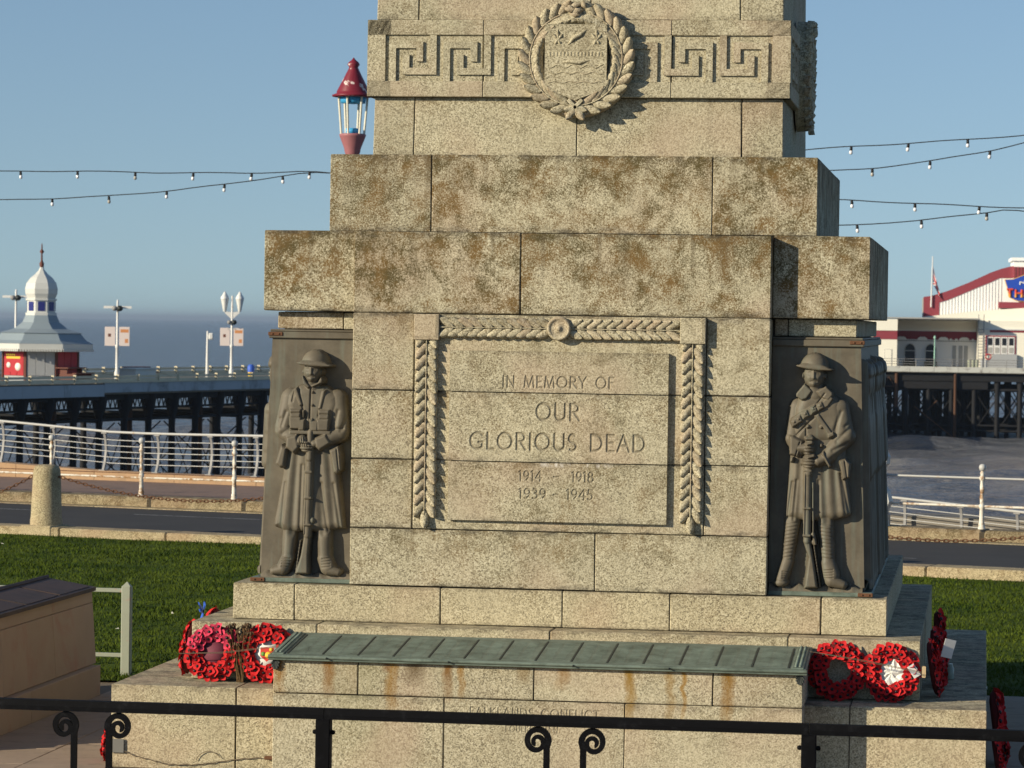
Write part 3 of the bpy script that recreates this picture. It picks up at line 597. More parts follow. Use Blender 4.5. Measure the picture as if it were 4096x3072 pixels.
def soldier_coat_rifle(par, place, m):                       # greatcoat, ammunition bandolier, both fists on the rifle
    r = Relief(120, 660, 270, 1640)
    r.cap((265, 1200), (238, 1440), 44, 34, 62, 66); r.cap((440, 1200), (462, 1440), 46, 38, 70, 72)
    for k in range(11):
        y = 1235+k*20; r.groove([(215, y+10), (300, y-6)], 4, 3.2); r.groove([(395, y), (500, y+14)], 4, 3.2)
    r.cap((238, 1450), (208, 1545), 36, 34, 68, 84, .5); r.ell((207, 1562), 42, 26, 84, .5); r.cap((462, 1450), (482, 1520), 42, 46, 74, 84, .5); r.cap((482, 1545), (545, 1566), 38, 26, 84, 78, .5)
    for k in range(4): r.groove([(440, 1490+k*14), (490, 1484+k*15)], 3.5, 6); r.groove([(215, 1500+k*12), (258, 1506+k*12)], 3.5, 6)
    r.poly([(250, 700), (222, 1205), (300, 1216), (410, 1222), (500, 1212), (560, 1196), (585, 1178), (552, 900), (540, 720)], 78, 46, .45)
    folds(r, [[(262, 800), (244, 1210)], [(302, 880), (294, 1220)], [(430, 900), (450, 1225)], [(478, 820), (510, 1210)]], 15, 16); folds(r, [[(520, 960), (556, 1190)], [(404, 1000), (412, 1225)], [(283, 1000), (268, 1215)]], 7, 13)
    folds(r, [[(528, 960), (572, 1180)], [(260, 1010), (236, 1200)]], 6, 16)
    r.poly([(300, 520), (262, 600), (250, 700), (262, 800), (520, 790), (545, 640), (520, 560), (460, 515), (380, 500)], 92, 60, .45)
    r.cap((284, 600), (262, 745), 52, 48, 68, 80, .5); r.cap((505, 604), (532, 745), 58, 58, 88, 98, .5)
    r.cap((545, 752), (445, 872), 54, 42, 100, 122, .5); r.cap((250, 770), (300, 830), 42, 40, 84, 108, .5)
    r.poly([(238, 752), (262, 752), (322, 782), (290, 872), (240, 858)], 116, 16, .66); r.poly([(415, 850), (460, 926), (475, 918), (430, 830)], 132, 12, .75); r.groove([(300, 790), (276, 868)], 4, 9)
    folds(r, [[(520, 620), (488, 720)], [(575, 700), (500, 780)], [(560, 790), (480, 830)], [(540, 830), (470, 880)], [(585, 660), (545, 700)]], 8, 12)
    r.cap((372, 470), (376, 530), 42, 50, 98, 96, .6)
    face(r, 368, 424)
    r.poly([(318, 466), (272, 522), (272, 540), (306, 560), (332, 550), (362, 508), (346, 490)], 106, 9, .86); r.poly([(436, 478), (474, 514), (474, 530), (448, 558), (408, 540), (384, 510), (404, 496)], 108, 9, .86)
    helmet(r, 368, 378, 0.97, 6)
    r.groove([(312, 400), (318, 458), (345, 488)], 3.5, 8); r.groove([(428, 410), (420, 462), (398, 490)], 3.5, 7)
    r.poly([(478, 548), (450, 590), (262, 700), (248, 660), (300, 622), (420, 560), (462, 526)], 104, 8, .88)
    for i, (x, y) in enumerate(((286, 664), (322, 634), (366, 606), (402, 588), (262, 680))):
        r.poly([(x-20, y-8), (x+12, y-26), (x+28, y+10), (x-6, y+30)], 114, 8, .86); r.ell((x+4, y-2), 8, 7, 121, .9)
    r.poly([(376, 642), (398, 630), (478, 738), (456, 756)], 104, 7, .9); r.poly([(448, 742), (480, 728), (488, 748), (454, 766)], 108, 6, .9); r.groove([(372, 600), (430, 520)], 4, 7)
    r.groove([(282, 748), (372, 652)], 5, 9); r.groove([(330, 690), (332, 800)], 4, 8)
    for c in ((338, 704), (414, 704), (416, 806), (342, 700)): r.ell(c, 9, 9, 107, .88)
    r.poly([(512, 886), (548, 874), (578, 900), (572, 978), (534, 992)], 104, 10, .7); r.groove([(545, 884), (560, 980)], 4, 8)
    r.poly([(248, 872), (268, 868), (262, 898), (246, 900)], 96, 6, .8)
    # rifle: muzzle, barrel and woodwork, bolt, stock
    r.cap((352, 765), (346, 960), 22, 24, 112, 112, .78); r.cap((344, 940), (346, 1330), 25, 22, 108, 100, .72)
    r.cap((330, 960), (330, 1300), 6, 6, 112, 104, .9); r.cap((374, 1010), (380, 1310), 5, 5, 96, 92, .9)
    for y in (945, 1150, 1300): r.poly([(322, y-6), (369, y-6), (369, y+6), (322, y+6)], 113, 4, .92)
    r.poly([(322, 1330), (368, 1330), (386, 1420), (412, 1588), (332, 1592), (352, 1420)], 92, 16, .6); r.cap((378, 1290), (392, 1345), 11, 9, 96, 92, .8)
    r.ell((384, 1334), 16, 18, 88, .85); r.ell((384, 1334), 8, 9, 20, .5); r.cap((384, 1350), (420, 1580), 5, 5, 84, 70, .85)
    hand(r, 345, 822, 36, 42, 134, 1); hand(r, 352, 894, 44, 42, 138, 1); r.cap((400, 890), (440, 870), 34, 32, 128, 124, .6); r.cap((296, 820), (330, 820), 30, 32, 118, 126, .6)
    r.cap((336, 768), (366, 768), 13, 12, 128, 126, .7)
    return r.build('soldier', par, place, m)

def soldier_haversack(par, place, m):                        # long coat, chest pouches, haversacks, hands folded on the muzzle
    r = Relief(60, 600, 220, 1580)
    r.cap((230, 1260), (222, 1420), 42, 38, 66, 70); r.cap((425, 1260), (432, 1420), 44, 40, 70, 74)
    r.cap((222, 1420), (196, 1480), 40, 40, 74, 84, .5); r.cap((190, 1484), (146, 1494), 34, 26, 84, 78, .5); r.cap((432, 1420), (452, 1470), 42, 44, 76, 86, .5); r.cap((456, 1480), (512, 1494), 36, 24, 84, 76, .5)
    for k in range(4): r.groove([(195, 1418+k*16), (240, 1424+k*16)], 3.5, 6); r.groove([(425, 1420+k*16), (470, 1414+k*16)], 3.5, 6)
    r.poly([(206, 700), (184, 960), (138, 1238), (150, 1250), (230, 1278), (330, 1268), (395, 1272), (440, 1262), (480, 1256), (545, 1248), (512, 960), (488, 700)], 80, 44, .45)
    folds(r, [[(222, 800), (168, 1250)], [(270, 840), (246, 1280)], [(392, 840), (424, 1275)], [(448, 820), (492, 1262)]], 15, 17); folds(r, [[(204, 1000), (186, 1255)], [(300, 900), (292, 1275)], [(410, 1000), (452, 1262)], [(480, 1000), (522, 1252)], [(326, 900), (324, 1268)]], 7, 13)
    r.poly([(262, 452), (205, 496), (190, 560), (232, 720), (462, 720), (512, 560), (500, 500), (430, 452), (345, 440)], 96, 56, .45)
    r.cap((222, 525), (188, 690), 58, 54, 84, 96, .5); r.cap((486, 525), (504, 700), 56, 56, 86, 98, .5)
    r.cap((186, 704), (276, 772), 52, 44, 98, 122, .5); r.cap((506, 714), (408, 768), 54, 44, 102, 122, .5)
    r.poly([(212, 738), (276, 722), (292, 800), (258, 836), (208, 800)], 124, 16, .68); r.poly([(372, 742), (440, 716), (474, 772), (404, 818), (380, 796)], 126, 16, .68)
    folds(r, [[(205, 600), (180, 680)], [(232, 690), (190, 720)], [(500, 590), (480, 690)], [(455, 700), (530, 690)], [(545, 640), (520, 700)], [(170, 640), (150, 700)]], 8, 12)
    r.cap((347, 430), (350, 462), 40, 48, 96, 96, .6); face(r, 349, 374, 0.93)
    r.poly([(290, 398), (302, 392), (322, 430), (346, 458), (330, 470), (298, 446)], 108, 8, .74); r.poly([(404, 396), (418, 416), (414, 438), (352, 462), (350, 452), (384, 432)], 116, 8, .74)
    helmet(r, 360, 330, 0.98, 4)
    r.groove([(345, 462), (342, 640), (346, 715)], 4, 10); r.groove([(270, 450), (296, 560), (322, 640)], 5, 9); r.groove([(425, 470), (400, 560), (392, 620)], 5, 8); r.groove([(252, 470), (240, 540)], 5, 8)
    r.poly([(248, 470), (266, 462), (300, 560), (282, 566)], 104, 6, .9); r.poly([(410, 480), (432, 470), (406, 580), (390, 580)], 104, 6, .9)
    for (x, y, w_, h_) in ((262, 608, 34, 26), (262, 662, 36, 34), (298, 672, 22, 32), (424, 612, 34, 28), (420, 670, 36, 34), (372, 676, 24, 30), (352, 672, 12, 34), (308, 610, 8, 22)):
        r.poly([(x-w_, y-h_), (x+w_, y-h_), (x+w_-4, y+h_), (x-w_+4, y+h_)], 116, 9, .82)
    r.groove([(240, 606), (292, 604)], 4, 7); r.groove([(404, 610), (452, 612)], 4, 7)
    r.poly([(228, 702), (466, 702), (466, 726), (228, 726)], 110, 7, .88)
    r.poly([(178, 780), (222, 800), (206, 912), (176, 918), (146, 892)], 104, 20, .6); r.poly([(452, 808), (510, 780), (526, 830), (530, 920), (506, 946), (482, 936)], 108, 18, .62); r.groove([(500, 800), (516, 935)], 4, 8)
    for y in (488, 560, 640): r.ell((356, y), 7, 7, 110, .9)
    r.cap((350, 712), (346, 860), 20, 24, 118, 116, .76); r.cap((346, 860), (338, 1290), 25, 23, 110, 100, .72); r.cap((334, 900), (322, 1280), 5, 5, 108, 102, .9)
    for y in (935, 1080, 1230): r.poly([(320, y-6), (366, y-6), (366, y+6), (320, y+6)], 113, 4, .92)
    r.poly([(318, 1280), (358, 1280), (350, 1400), (352, 1508), (272, 1508), (300, 1400)], 92, 14, .6); r.cap((300, 1320), (276, 1500), 6, 6, 84, 80, .85); r.ell((366, 1205), 14, 18, 96, .85)
    hand(r, 330, 792, 46, 36, 136, -1); r.ell((302, 758), 34, 32, 132, .6); r.cap((372, 776), (398, 770), 26, 28, 124, 122, .65)
    for k in range(4): r.groove([(292+k*12, 742), (300+k*13, 790)], 3.5, 8)
    return r.build('soldier', par, place, m)

def side_figures(par, place, m, seed):                       # procession of figures in low relief along the flank
    rg = random.Random(seed); r = Relief(-1640, 1640, 0, 1330, 9)
    for k in range(9):
        x = -1450 + k*362 + rg.uniform(-30, 30); b = rg.uniform(20, 36)
        r.cap((x, 1330), (x+rg.uniform(-30, 30), 480), rg.uniform(105, 150), 105, b, b+16, .5)
        r.cap((x, 420), (x, 300), 120, 60, b+20, b+14, .5); r.ell((x, 190), 66, 84, b+22, .5); r.ell((x, 150), 82, 66, b+30, .6, top=True)
        for s in (-1, 1): r.cap((x+s*120, 400), (x+s*100, 700), 44, 40, b+18, b+26, .5)
        for q in range(5): xx = x-90+q*45; r.groove([(xx*1.0, 720), (xx+rg.uniform(-24, 24), 1320)], 12, 20); r.cap((xx+22, 700), (xx+22+rg.uniform(-20, 20), 1320), 10, 20, b+16, b+22, .8)
        r.cap((x+180, 1320), (x+182, 60+rg.uniform(0, 90)), 16, 13, 40, 40, .6)
    r.poly([(-1640, 1270), (1640, 1270), (1640, 1330), (-1640, 1330)], 40, 30, .4)
    return r.build('relief_figures', par, place, m)

ZB, ZT, WB, WT = 1.455, 3.402, 2.443, 2.383
wz = lambda z: WB + (WT-WB)*(z-ZB)/(ZT-ZB)
for sx in (-1, 1):
    xi = 1.683; q = [(xi, -WB), (WB, -WB), (WB, 1.99), (xi, 1.99)]; t_ = [(xi, -WT), (WT, -WT), (WT, 1.97), (xi, 1.97)]
    vs = [(sx*x, y, ZB) for x, y in q] + [(sx*x, y, ZT) for x, y in t_]; fs = [(0, 1, 5, 4), (1, 2, 6, 5), (2, 3, 7, 6), (3, 0, 4, 7), (4, 5, 6, 7), (3, 2, 1, 0)]
    if sx < 0: fs = [f[::-1] for f in fs]
    pan = MB().add(vs, fs).build('relief_panel', BRONZE, mem); pan['label'] = 'dark bronze relief panel with a helmeted soldier resting on his rifle'
    a, b = sorted((sx*1.683, sx*2.408)); c = MB().cbox(a, b, -2.408, 1.98, 3.402, 3.455, 0.006); c.cbox(a+(0.008 if sx < 0 else 0), b-(0.008 if sx > 0 else 0), -2.398, 1.97, 3.456, 3.474, 0.006); c.build('panel_cap', BRONZE, pan)
    a, b = sorted((sx*1.683, sx*2.508)); MB().cbox(a, b, -2.508, 2.0, 1.424, 1.462, 0.006).build('panel_foot', VERD, pan)
    # earthy ground under the boots
    gm = MB(); n = 26; g0 = []
    for i in range(n):
        x = 1.69 + (2.43-1.69)*i/(n-1); h = 0.05 + 0.018*math.sin(i*1.7+sx) + random.uniform(-.006, .006)
        g0 += [(sx*x, -2.505, 1.46), (sx*x, -2.50+random.uniform(-.01, .01), 1.46+h*0.7), (sx*x, -2.43, 1.46+h)]
    gm.add(g0, [((i*3+j), ((i+1)*3+j), ((i+1)*3+j+1), (i*3+j+1)) if sx > 0 else ((i*3+j), (i*3+j+1), ((i+1)*3+j+1), ((i+1)*3+j)) for i in range(n-1) for j in range(2)], 0, True)
    gm.build('relief_ground', BRONZE, pan)
    for z, xa in ((3.437, 2.409), (1.444, 2.509)):
        a, b = sorted((sx*(xa-0.115), sx*(xa+0.004))); mb = MB().cbox(a, b, -xa-0.007, -xa+0.01, z-0.015, z+0.015, 0.003)
        for k in (0.3, 0.75): mb.lathe([(0.007, 0), (0.007, 0.006), (0, 0.008)], 8, M=frame((a+(b-a)*k, -xa-0.006, z), (1, 0, 0), (0, 0, 1), (0, -1, 0)))
        mb.build('clamp', RUSTM, pan)
    if sx > 0:
        x0c, z0c = 2.023, 1.487
        pl = lambda X, Y, H: np.stack([x0c + (X-370*Relief.U), -(WB+(WT-WB)*((z0c+1590*Relief.U-Y)-ZB)/(ZT-ZB)) + 0.003 - H, z0c + 1590*Relief.U - Y], 1)
        soldier_coat_rifle(pan, pl, BRONZE)
    else:
        x0c, z0c = -2.030, 1.497
        pl = lambda X, Y, H: np.stack([x0c + (X-345*Relief.U), -(WB+(WT-WB)*((z0c+1508*Relief.U-Y)-ZB)/(ZT-ZB)) + 0.003 - H, z0c + 1508*Relief.U - Y], 1)
        soldier_haversack(pan, pl, BRONZE)
    ps = lambda X, Y, H, sx=sx: np.stack([sx*((WB+(WT-WB)*((3.39-Y)-ZB)/(ZT-ZB)) - 0.003 + H), -sx*0 + X*sx*-1, 3.39 - Y], 1)
    side_figures(pan, ps, BRONZE, 3+sx)

# ================================================================ GROUND, LAWN, ROAD, PROMENADE
E1 = Vector((0.9636, -0.267, 0)); NH = Vector((0.267, 0.9636, 0))          # along the promenade, and towards the sea
def pr(s_, n_, z=0.0): v = E1*s_ + NH*n_; return Vector((v.x, v.y, z))
MPR = frame((0, 0, 0), E1, NH, (0, 0, 1))
def soil_mat():
    s = NT('soil'); P = s.pos(False); return s.out(s.mix(s.noise(P, 1.5, 5), (0.05, 0.06, 0.02), (0.09, 0.08, 0.04)), 0.95)
SOIL = soil_mat()
def quad_sheet(name, pts, m): return structure(MB().add(pts, [tuple(range(len(pts)))]).build(name, m))
quad_sheet('ground', [pr(-260, -220, -0.03), pr(260, -220, -0.03), pr(260, 27.0, -0.03), pr(-260, 27.0, -0.03)], SOIL)
def grass_mat():
    s = NT('grass'); P = s.pos(False); a = s.noise(P, 1.1, 4, 0.6); b = s.noise(P, 9.0, 3, 0.7)
    a = s.ramp(s.math('ADD', s.math('MULTIPLY', a, 0.6), s.math('MULTIPLY', s.noise(P, 0.35, 3), 0.4)), [(0.38, 0.0), (0.62, 1.0)]); c = s.mix(a, (0.022, 0.046, 0.004), (0.080, 0.110, 0.012)); c = s.mix(s.ramp(b, [(0.4, 0.0), (0.75, 0.7)]), c, (0.085, 0.105, 0.016)); s.b.inputs['Specular IOR Level'].default_value = 0.05
    return s.out(c, 0.85)
GRASS = grass_mat()
lawn_y = lambda x: 2.45 + (x+5.085)*0.128
def lawn_sheet():
    n = 60; vs = []; fs = []
    for i in range(n+1):
        x = -30 + 60*i/n; y1 = (18.98 - 0.267*x)/0.9636 - 0.01; y0 = lawn_y(x) if abs(x) < 12 else lawn_y(math.copysign(12, x))
        for j in range(31): t = j/30; y = y0+(y1-y0)*t; vs.append((x, y, 0.012 + 0.02*math.sin(x*1.3+y*.7)*math.sin(y*1.1) + 0.004))
    fs = [(i*31+j, (i+1)*31+j, (i+1)*31+j+1, i*31+j+1) for i in range(n) for j in range(30)]
    o = MB().add(vs, fs, 0, True).build('lawn', GRASS); return structure(o)
lawn_sheet()
def grass_blades():
    rg = np.random.RandomState(3); N = 120000
    x = np.concatenate([rg.uniform(-15, -3.0, int(N*.86)), rg.uniform(2.2, 5.0, N-int(N*.86))]); y1 = (18.96-0.267*x)/0.9636; y0 = 2.45+(x+5.085)*0.128
    y = y0+(y1-y0)*rg.uniform(0, 1, N)**1.15
    den = np.sin(x*2.1+y*1.7)*np.sin(y*2.9-x*1.1) + 0.6*np.sin(x*5.3-y*4.1)
    h = (0.022 + 0.020*rg.rand(N))*(1+0.45*den*0.5) + 0.008; a = rg.uniform(0, 6.28, N); w = rg.uniform(0.006, 0.013, N); ln = rg.uniform(0.01, 0.05, N)
    z0 = 0.012 + 0.02*np.sin(x*1.3+y*.7)*np.sin(y*1.1)
    V = np.zeros((N, 3, 3)); V[:, 0] = np.stack([x-w*np.cos(a), y-w*np.sin(a), z0-.005], 1); V[:, 1] = np.stack([x+w*np.cos(a), y+w*np.sin(a), z0-.005], 1)
    b = rg.uniform(0, 6.28, N); V[:, 2] = np.stack([x+ln*np.cos(b), y+ln*np.sin(b), z0+h], 1)
    me = bpy.data.meshes.new('grass'); me.vertices.add(N*3); me.vertices.foreach_set('co', V.ravel()); me.loops.add(N*3); me.loops.foreach_set('vertex_index', np.arange(N*3)); me.polygons.add(N)
    me.polygons.foreach_set('loop_start', np.arange(N)*3); me.update(); me.validate(); me.materials.append(GRASS); me.materials.append(PAPER); mi = np.zeros(N, np.int32); big = rg.choice(N, 40, False); mi[big] = 1; V[big, 2, 2] += 0.01; V[big, 0, 0] -= 0.012; V[big, 1, 0] += 0.012; V[big, 0:2, 2] += 0.03; me.vertices.foreach_set('co', V.ravel()); me.polygons.foreach_set('material_index', mi)
    o = link('grass', me); o['kind'] = 'stuff'; tag(o, 'short green turf covering the lawn behind the memorial', 'grass')
grass_blades()

SLAB = plain('paving_slab', (0.33, 0.245, 0.175), 0.85, 0, 0.16, 3.0, wear=((0.22, 0.17, 0.12), 0.5, 0.75, 5.0), bump=0.003)
pav = structure(MB().box(-9, 9, -9.5, 3.0, -0.02, 0.0).build('paving', plain('paving_bed', (0.16, 0.125, 0.09), 0.95)))
def slabs():
    k = 0
    for xa, xb, jx in ((-4.79, -3.42, 1.37/2), (3.42, 6.4, 0.745)):
        x = xa
        while x < xb-0.05:
            y = -9.0 + (0.4 if k % 2 else 0)
            while y < lawn_y(x)-0.1:
                y2 = min(y+0.92, lawn_y(x+jx/2)-0.02)
                MB().cbox(x+0.004, x+jx-0.004, y+0.004, y2-0.004, 0.0, 0.014+random.uniform(-.002, .002), 0.004).build('slab', SLAB, pav); y += 0.92
            x += jx; k += 1
slabs()
for i in range(20):
    for j in range(14):
        x, y = -9.0+i*0.9, -9.4+j*0.92
        if y+0.92 > lawn_y(x)-0.1 or (x+0.9 > -4.79 and x < 6.4 and y > -4.75) or (x+0.9 > -6.15 and x < -4.7 and y+.92 > -3.0 and y < 1.5) or (-4.79 < x+0.9 and x < -3.42) or (3.42 < x+.9 and x < 6.4): continue
        MB().cbox(x+0.004, x+0.896, y+0.004, y+0.916, 0.0, 0.014+random.uniform(-.002, .002), 0.004).build('slab', SLAB, pav)

KERB = granite('kerb_granite', lichen=0.22, grime=0.3, tint=(0.95, 0.87, 0.76), grain=0.8)
FARK = granite('far_kerb_stone', lichen=0.55, grime=0.2, tint=(0.66, 0.60, 0.52), grain=0.6)
def kerb(name, n0, n1, z1, s0, s1, L, m, joints=None, round_=0.02):
    o = structure(MB().box(s0, s1, n0+0.03, n1-0.03, -0.04, z1-0.03, M=MPR).build(name, MORTAR)); a = s0
    js = joints or [s0+i*L for i in range(int((s1-s0)/L)+2)]
    for p, q in zip(js[:-1], js[1:]): MB().cbox(p+0.006, q-0.006, n0, n1, -0.03, z1+random.uniform(-.004, .004), round_, M=MPR).build('kerb_stone', m, o)
    return o
kerb('near_kerb', 19.0, 19.55, 0.15, -30, 6, 2.3, KERB, [-30, -27.4, -25, -22.6, -20.2, -17.6, -17.03, -15.07, -12.9, -10.6, -8.4, -6.2, -4.4, -2.59, -0.4, 1.8, 4.2])
kerb('far_kerb', 27.06, 27.72, 0.20, -34, 6, 2.0, FARK, None, 0.05)
kerb('channel_stones', 26.72, 27.05, 0.012, -34, 6, 2.6, KERB, None, 0.004)
def asphalt():
    s = NT('asphalt'); P = s.pos(False); g = s.noise(P, 60, 3, 0.7); b = s.noise(s.scl(P, (1, 1, 1)), 0.7, 5, 0.6)
    s.b.inputs['Specular IOR Level'].default_value = 0.12; c = s.mix(b, (0.040, 0.039, 0.039), (0.074, 0.070, 0.067)); c = s.mix(s.ramp(g, [(0.6, 0.0), (0.72, 0.35)]), c, (0.16, 0.155, 0.15)); s.bump(g, 0.4, 0.004)
    return s.out(c, 0.8)
road = quad_sheet('road', [pr(-60, 19.5, 0.0), pr(30, 19.5, 0.0), pr(30, 26.8, 0.0), pr(-60, 26.8, 0.0)], asphalt())
LINE = plain('worn_road_paint', (0.30, 0.30, 0.29), 0.7, 0, 0.3, 6.0, wear=((0.07, 0.07, 0.07), 0.42, 0.60, 10.0))
for i, (a, b, n_) in enumerate(((-19.2, -16.6, 25.1), (-23.5, -20.9, 25.1), (-5.1, -4.5, 23.0), (-14.9, -12.3, 25.1), (-8.6, -6.0, 25.0), (-4.0, -3.8, 22.6))):
    structure(MB().add([pr(a, n_-0.05, 0.004), pr(b, n_-0.05, 0.004), pr(b, n_+0.05, 0.004), pr(a, n_+0.05, 0.004)], [(0, 1, 2, 3)]).build('road_marking', LINE))
PINK = plain('pink_tarmac', (0.225, 0.150, 0.115), 0.9, 0, 0.12, 2.0, wear=((0.16, 0.115, 0.09), 0.5, 0.7, 3.0), bump=0.003)
structure(MB().box(-60, -9, 27.70, 32.7, 0.05, 0.17, M=MPR).build('promenade_pavement', PINK))
structure(MB().box(-9, 12, 27.70, 33.0, -1.35, -1.1, M=MPR).build('slipway', PINK))
SANDST = plain('orange_sandstone', (0.40, 0.255, 0.145), 0.85, 0, 0.12, 3.0, wear=((0.27, 0.19, 0.12), 0.5, 0.7, 4.0))
lw = thing('low_wall', 'low orange stone wall under the white promenade railing', 'wall', pr(-20, 32.9, 0))
js = [-34+i*1.9 for i in range(14)]
def base_z(s_): return float(np.interp(s_, [-34, -26.85, -24.42, -23.3, -9], [0.9, 0.46, 0.365, 0.35, 0.34]))
for a, b in zip(js[:-1], js[1:]):
    MB().prism([(a+.005, 0.1), (b-.005, 0.1), (b-.005, base_z(b)), (a+.005, base_z(a))], 32.6, 33.0, M=MPR).build('coping_stone', SANDST, lw)
structure(MB().box(-260, 260, 33.0, 34.0, -8, 0.05, M=MPR).build('sea_wall', plain('sea_wall_concrete', (0.2, 0.18, 0.15), 0.9)))

# --- sea
def sea_mat():
    s = NT('sea_water'); P = s.pos(False); dist = s.n('ShaderNodeVectorMath', {0: P}, operation='LENGTH').outputs[1]
    sh = s.ramp(s.math('DIVIDE', dist, 500.0), [(0.40, 1.0), (0.56, 0.0)])                      # sandy shallows near the shore
    c = s.mix(s.math('MULTIPLY', sh, s.ramp(s.noise(P, 0.05, 4, 0.6), [(0.35, 0.4), (0.6, 1.0)])), (0.135, 0.150, 0.170), (0.175, 0.155, 0.140))
    w1 = s.noise(s.scl(P, (0.55, 1.0, 1.0)), 1.1, 5, 0.66); w2 = s.noise(s.scl(P, (0.5, 1.2, 1.0)), 2.6, 3, 0.6)
    c = s.mix(s.ramp(s.noise(s.scl(P, (0.10, 0.55, 1)), 1.0, 5, 0.7), [(0.40, 0.0), (0.60, 0.75)]), c, (0.060, 0.062, 0.072)); s.bump(s.math('ADD', w1, s.math('MULTIPLY', w2, 0.3)), 1.0, 0.8); s.b.inputs['Specular IOR Level'].default_value = 0.5; s.b.inputs['IOR'].default_value = 1.33
    return s.out(c, 0.22)
SEAZ = -5.65
SEA = sea_mat()
def sea():
    rg = np.random.RandomState(2); xs = np.arange(-80, 22, 0.62); ys = np.arange(70, 430, 0.72); X, Y = np.meshgrid(xs, ys); Z = np.zeros_like(X)
    for _ in range(38):
        lam = rg.uniform(2.4, 16.0); th = rg.normal(1.2, 0.75); ph = rg.uniform(0, 6.28); k = 2*math.pi/lam; Z += lam*0.0052*np.sin(k*(X*math.cos(th)+Y*math.sin(th))+ph + 0.8*np.sin(X*0.05+Y*0.03+ph))
    ed = np.minimum(np.minimum(X-xs[0], xs[-1]-X), np.minimum(Y-ys[0], ys[-1]-Y)); Z *= np.clip(ed/6, 0, 1)
    ny, nx = X.shape; idx = np.arange(nx*ny).reshape(ny, nx); F = np.stack([idx[:-1, :-1], idx[:-1, 1:], idx[1:, 1:], idx[1:, :-1]], -1).reshape(-1, 4)
    vs = np.stack([X.ravel(), Y.ravel(), SEAZ+Z.ravel()], 1).tolist(); F = F.tolist(); n0 = len(vs); x0, x1, y0, y1 = xs[0], xs[-1], ys[0], ys[-1]; BX, B0, B1 = 30000, 20, 45000
    vs += [(-BX, B0, SEAZ), (BX, B0, SEAZ), (BX, B1, SEAZ), (-BX, B1, SEAZ), (x0, y0, SEAZ), (x1, y0, SEAZ), (x1, y1, SEAZ), (x0, y1, SEAZ)]
    F += [(n0, n0+1, n0+5, n0+4), (n0+1, n0+2, n0+6, n0+5), (n0+2, n0+3, n0+7, n0+6), (n0+3, n0, n0+4, n0+7)]
    me = bpy.data.meshes.new('sea'); me.from_pydata(vs, [], F); me.materials.append(SEA); me.polygons.foreach_set('use_smooth', np.ones(len(F), bool)); structure(link('sea', me))
sea()

# ================================================================ PROMENADE FURNITURE
def post_mesh():
    mb = MB(); pf = [(0.062, 0.0), (0.062, 0.03), (0.05, 0.05), (0.056, 0.08), (0.044, 0.12), (0.038, 0.34), (0.05, 0.36), (0.05, 0.41), (0.036, 0.43)]
    mb.lathe(pf, 14); vs = []
    for i in range(13):                                     # roped middle
        z = 0.43 + i*0.033
        vs += [((0.034+0.006*math.cos(3*(th:=2*math.pi*k/14)+i*1.1))*math.cos(th), (0.034+0.006*math.cos(3*th+i*1.1))*math.sin(th), z) for k in range(14)]
    mb.add(vs, [(i*14+k, i*14+(k+1) % 14, (i+1)*14+(k+1) % 14, (i+1)*14+k) for i in range(12) for k in range(14)], 0, True)
    mb.lathe([(0.036, 0.825), (0.052, 0.845), (0.052, 0.885), (0.03, 0.91), (0.042, 0.95), (0.02, 0.99)], 14)
    return mb
PMW = post_mesh().mesh('post', WHITE_RUST); BALL = MB().lathe([(0.02, 0.985), (0.05, 1.0), (0.062, 1.04), (0.055, 1.08), (0.03, 1.10), (0.0, 1.105)], 16).mesh('ball_finial', WHITE_IRON)
def old_railing(label, ss, s0, s1):
    t = thing('promenade_railing', label, 'railing', pr(ss[0], 27.4, 0.2), 'old ball-topped promenade railings')
    for q in ss:
        p = link('post', PMW, t, Matrix.Translation(pr(q, 27.4, 0.195) - pr(ss[0], 27.4, 0.2))); link('ball_finial', BALL, p, Matrix.Identity(4))
    for z, r_ in ((1.06, 0.018), (0.585, 0.022)):
        m = WHITE_IRON if z > 1 else WHITE_RUST
        MB().tube([pr(s0 + (s1-s0)*i/8, 27.4, z) for i in range(9)], r_, 8).build('rail', m, t)
    return t
old_railing('white rusting railing with ball-topped posts on the right-hand kerb beside the memorial', [-6.1, -4.11, -2.1], -9.5, 2)
# on the left only thin rusty rods remain between the posts
t = thing('promenade_railing', 'white ball-topped posts with thin rusty rods left of the memorial', 'railing', pr(-20.4, 27.4, 0.2), 'old ball-topped promenade railings')
for q in (-24.3, -22.34, -20.37, -18.39, -16.4):
    p = link('post', PMW, t, Matrix.Translation(pr(q, 27.4, 0.195) - pr(-20.4, 27.4, 0.2))); link('ball_finial', BALL, p, Matrix.Identity(4))
for z in (0.98, 0.55):
    if z < .9: MB().tube([pr(-28 + i*1.5, 27.4, z+0.01*math.sin(i)) for i in range(9)], 0.02, 6).build('rod', WHITE_RUST, t)
MB().tube([pr(-28 + i*1.5, 27.43, 0.62) for i in range(9)], 0.009, 6).build('rod', RUSTM, t)

